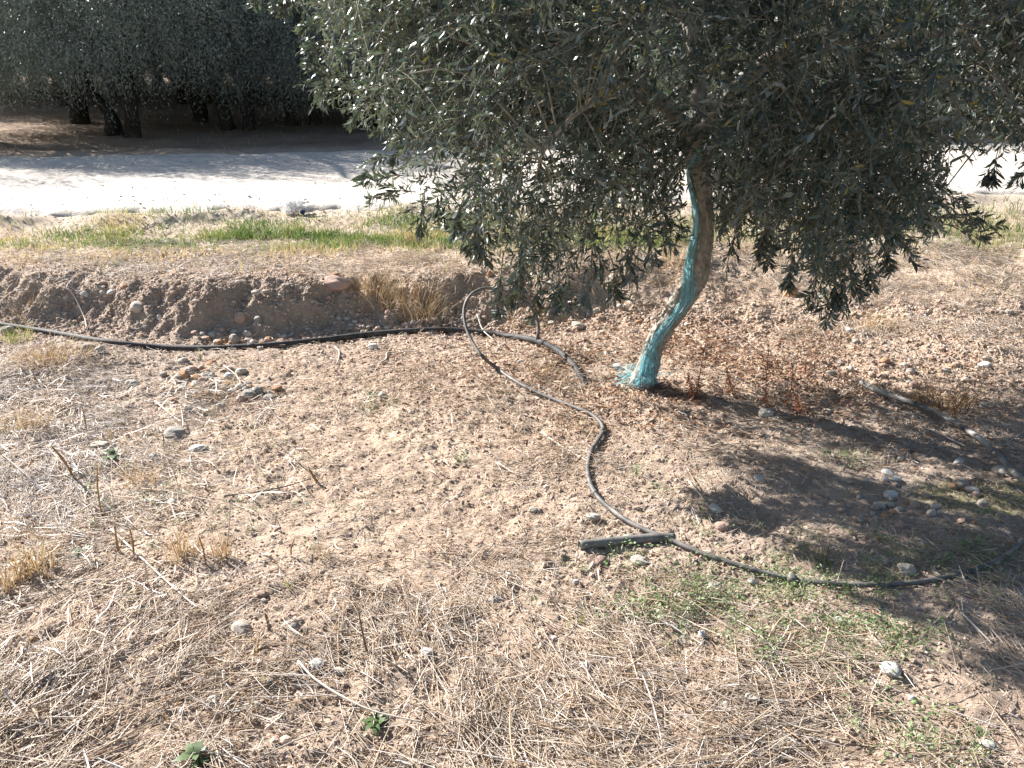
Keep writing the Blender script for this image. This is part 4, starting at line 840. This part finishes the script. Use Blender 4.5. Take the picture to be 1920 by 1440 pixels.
for nm, px, py, n, h, w, m_, lab, ln, bw in TF: tuft(nm, px, py, n, h, w, M[m_], lab, 'grass tuft' if nm == 'dry_grass_tuft' else 'weed', ln, None, bw)

def rosette(px, py, wpx, label):
    p = ground(px, py); u = px_size(p); n = 16; th = rng.uniform(0, 6.28, n); Dv = np.stack([np.cos(th), np.sin(th), rng.uniform(.05, .6, n)], -1)
    V, F = leaves(np.tile(np.array([[0, 0, .006]]), (n, 1)) + rng.normal(0, .006, (n, 3)), Dv, np.stack([-.5 * np.cos(th), -.5 * np.sin(th), np.ones(n)], -1), wpx * u * rng.uniform(.35, .6, n), wpx * u * rng.uniform(.14, .24, n), rng.uniform(.0, .3, n), .15)
    o = link('green_weed', mesh_np('green_weed', V, F, M['weed'], np.repeat(rng.uniform(0, .3, n), 6)), loc=p); tag(o, label, 'weed')
rosette(365, 1425, 60, 'broad leaved grey green rosette in thick straw, nearest one')
rosette(705, 1360, 52, 'wilted broad leaved rosette over a dark hollow in straw')
rosette(215, 860, 40, 'small flat grey green rosette near the pale yellow stone')
rosette(150, 1040, 36, 'pale rosette between rusty stubble tufts')

def dead_weed(px, py, tx, ty, n, label, spread=.010):
    p = ground(px, py); q = at(tx, ty, p[1] + rng.normal(0, .02)); P = spline([p - np.array([0, 0, .01]), p * .5 + q * .5 + rng.normal(0, .006, 3), q], 14); parts = [tube1(P, np.linspace(.0028, .0012, 14), 6)]
    n = int(n * 1.7); k = rng.integers(1, 14, n); B = P[k] + rng.normal(0, 1, (n, 3)) * np.interp(k, [0, 5, 13], [.022, .012, .003])[:, None]; th = rng.uniform(0, 6.28, n); Dv = np.stack([np.cos(th), np.sin(th), rng.uniform(-.9, .5, n)], -1)
    s = np.interp(k, [0, 5, 13], [1.7, 1, .6]); lf = leaves(B, Dv, rng.normal(size=(n, 3)), spread * s * rng.uniform(.5, 1.4, n), spread * .4 * s * rng.uniform(.5, 1.3, n), .3, .4)
    V, F = merge(parts); st = link('dead_weed', mesh_np('dead_weed', V - p, F, M['red'], np.full(len(V), .35)), loc=p); tag(st, label, 'weed', 'reddish dead weeds by the trunk')
    link('withered_leaves', mesh_np('withered_leaves', lf[0] - p, lf[1], M['red'], np.repeat(rng.random(n), 6)), st)
dead_weed(1306, 745, 1330, 612, 170, 'tall leaning reddish dead weed right beside the trunk')
dead_weed(1436, 765, 1442, 648, 170, 'upright reddish dead weed at the trunk shadow')
dead_weed(1474, 765, 1486, 690, 110, 'short reddish dead weed past the upright one')
dead_weed(1512, 705, 1518, 655, 60, 'thin dark red dead weed at the shadow edge')
dead_weed(1378, 740, 1362, 690, 120, 'bushy low rust brown weed between the two tall dead ones', .012)
dead_weed(1500, 775, 1488, 735, 90, 'low rust brown weed at the far end of the dead clump', .012)
dead_weed(1300, 752, 1290, 700, 120, 'low rust brown weed at the foot of the leaning one', .012)
dead_weed(1448, 690, 1400, 640, 40, 'slanting bare reddish stem behind the dead clump')

def stalk(px, py, tx, ty, r, mat, label):
    p = ground(px, py); q = at(tx, ty, p[1] + rng.normal(0, .015)); P = spline([p - np.array([0, 0, .012]), p * .5 + q * .5 + rng.normal(0, .003, 3), q], 12)
    V, F = tube1(P, r * np.array([1.25, 1.1, 1, 1, .98, .97, .95, .92, .9, .85, .7, .3]), 8); V = V + rng.normal(0, r * .12, V.shape)
    tag(link('broken_stalk', mesh_np('broken_stalk', V - p, F, M[mat]), loc=p), label, 'stalk')
for a in [(190, 965, 182, 868, .0036, 'cane', 'tallest thin brown broken stalk in the straw'), (140, 895, 96, 835, .006, 'cane', 'thick orange broken stalk leaning over'), (600, 908, 578, 878, .007, 'cane', 'split orange stump of cane casting a shadow on soil'),
          (162, 805, 155, 765, .004, 'cane', 'short brown broken stalk near yellow shoots'), (305, 838, 305, 812, .0035, 'stem', 'short grey stub standing at the long grey stone'), (505, 1185, 497, 1150, .0055, 'stem', 'dark forked stub standing beside the wide pale stone'),
          (222, 1035, 215, 985, .005, 'cane', 'brown stalk between green shoots and stubble'), (250, 1050, 243, 990, .004, 'cane', 'second brown stalk beside the stubble'), (385, 1060, 372, 1005, .004, 'cane', 'flat orange blade stalk in the stubble'),
          (268, 1095, 270, 1050, .0035, 'stick', 'pale stalk at the stubble edge'), (50, 880, 62, 862, .004, 'cane', 'tiny splayed orange stub in grey straw'), (425, 1020, 433, 935, .0028, 'stick', 'tall slender pale stem by the stubble'),
          (545, 1045, 552, 1010, .0035, 'cane', 'short brown stub above the dry rosette'), (690, 1230, 672, 1145, .004, 'stem', 'dark stem sticking up from matted straw')]: stalk(*a[:4], a[4] * .75, *a[5:])
def stick(pts, r, mat, label, hgt=.003, branch=None):
    P = []
    for p in pts:
        q = ground(p[0], p[1]) if len(p) == 2 else at(*p)
        if len(p) == 2: q[2] += r + hgt
        P.append(q)
    S = spline(P, 24); parts = [tube1(S, r * (np.linspace(1.1, .6, 24) + .12 * perlin(np.arange(24) * .6, np.full(24, P[0][0] * 30), 9)), 8)]
    if branch: parts.append(tube1(spline([S[branch[0]], S[branch[0]] * .5 + at(*branch[1]) * .5 + np.array([0, 0, .01]), at(*branch[1])], 10), np.linspace(r * .7, r * .35, 10), 6))
    V, F = merge(parts); o = link('stick', mesh_np('stick', V - P[0], F, M[mat]), loc=P[0]); tag(o, label, 'stick')
stick([(715, 682), (724, 676), (727, 664), (745, 664), (785, 660)], .0052, 'stick', 'pale crooked stick below the thick pipe')
stick([(628, 652), (636, 662), (633, 680), (622, 694)], .0035, 'stick', 'thin bleached hooked stick under the pipe')
stick([(1015, 812), (1050, 838), (1102, 868)], .004, 'stick', 'long straight pale cane pointing to the hose bend')
stick([(936, 872), (965, 890), (990, 900), (1030, 910)], .003, 'stick', 'pale straw stem on the sandy patch')
stick([(455, 765), (500, 815), (555, 868), (598, 898)], .0032, 'stem', 'long dark thorny stem lying across to the split stump', .012)
stick([(497, 760), (530, 805), (575, 855)], .0024, 'stem', 'thinner dark stem alongside the thorny one', .02)
stick([(420, 935), (500, 925), (560, 910), (600, 895)], .003, 'stem', 'dark twig lying towards the split stump', .008)
stick([(164, 622), (158, 598), (140, 578), (112, 566)], .003, 'stick', 'white forked twig leaning on the bank', .02)
stick([(292, 757), (318, 780), (342, 797)], .0034, 'stick', 'white straight stick in the grey straw', .01)
stick([(345, 808), (343, 785), (340, 770)], .003, 'stick', 'short white stick meeting the straight one', .016)
stick([(420, 690), (440, 705), (452, 720)], .003, 'stick', 'white stick lying through the stubble clump', .01)
stick([(360, 706), (375, 702), (395, 702)], .003, 'stem', 'small grey stick on the cobble heap', .01)
stick([(1290, 905), (1315, 935), (1330, 955)], .003, 'stick', 'thin pale stick at the crown shadow edge', .006)
stick([(210, 1000), (300, 1085), (350, 1130), (375, 1150)], .0036, 'stick', 'long bleached stem among green shoots and stubble', .012)
stick([(560, 1250), (600, 1290), (690, 1340), (790, 1365)], .003, 'stick', 'long bent straw stem over the wilted rosette', .015)
stick([(420, 1265), (422, 1285), (435, 1300)], .0035, 'stick', 'short hooked pale stick in the straw', .008)
stick([(105, 1335), (135, 1350), (150, 1375)], .0045, 'stick', 'broad curved straw at the bottom corner', .01)
stick([(895, 598), (905, 625), (925, 645)], .0035, 'stick', 'pale forked twig inside the hose loop', .02, (8, (935, 600, 4.55)))
stick([(1340, 600), (1380, 630), (1420, 660)], .004, 'stem', 'dark stick lying beyond the trunk foot', .01)
stick([(1530, 1075), (1545, 1060), (1555, 1022)], .0026, 'stem', 'thin bent stem crossing the open soil above the hose', .01)
stick([(1800, 1155), (1830, 1185), (1860, 1215)], .003, 'stick', 'pale straw stem beside the shade by the hose', .01)
stick([(770, 640), (830, 650), (890, 662), (960, 672)], .0022, 'stem', 'slender dark twig under the pipe by the loop', .01)

# ------------------------------------------------------------------ litter: plastic bag on the verge
p = ground(552, 402); v = IV.copy(); 
d = 1 + 1.5 * perlin(v[:, 0] * 2.4 + 3, v[:, 1] * 2.2 + v[:, 2] * 2.6, 121) - .9 * np.abs(perlin(v[:, 0] * 4.5, v[:, 2] * 4.5 + v[:, 1] * 4, 122)) + .3 * perlin(v[:, 0] * 9, v[:, 2] * 9 + v[:, 1] * 8, 124)
m, n, l, b = new_mat('clear_plastic'); b.inputs['Base Color'].default_value = (.85, .85, .85, 1); b.inputs['Roughness'].default_value = .25
t = n.new('ShaderNodeBsdfTranslucent'); t.inputs[0].default_value = (.9, .9, .9, 1); x = n.new('ShaderNodeMixShader'); x.inputs[0].default_value = .45
l.new(b.outputs[0], x.inputs[1]); l.new(t.outputs[0], x.inputs[2]); l.new(x.outputs[0], n['Material Output'].inputs[0])
bag = link('plastic_bag', mesh_np('plastic_bag', v * d[:, None] * np.array([.08, .06, .06]), [IF], m, smooth=False), loc=p + np.array([0, 0, .06]))
tag(bag, 'crumpled clear plastic bag on the green verge by the road', 'plastic bag')
mb = mat_plain('blue_plastic', (.02, .05, .14), (.05, .10, .22), 30, .4)
d2 = 1 + .5 * perlin(v[:, 0] * 2 + 9, v[:, 1] * 2 + v[:, 2] * 2, 123); o = link('blue_lining', mesh_np('blue_lining', v * d2[:, None] * np.array([.022, .018, .016]), [IF], mb), bag); o.location = (.075, -.035, -.035)
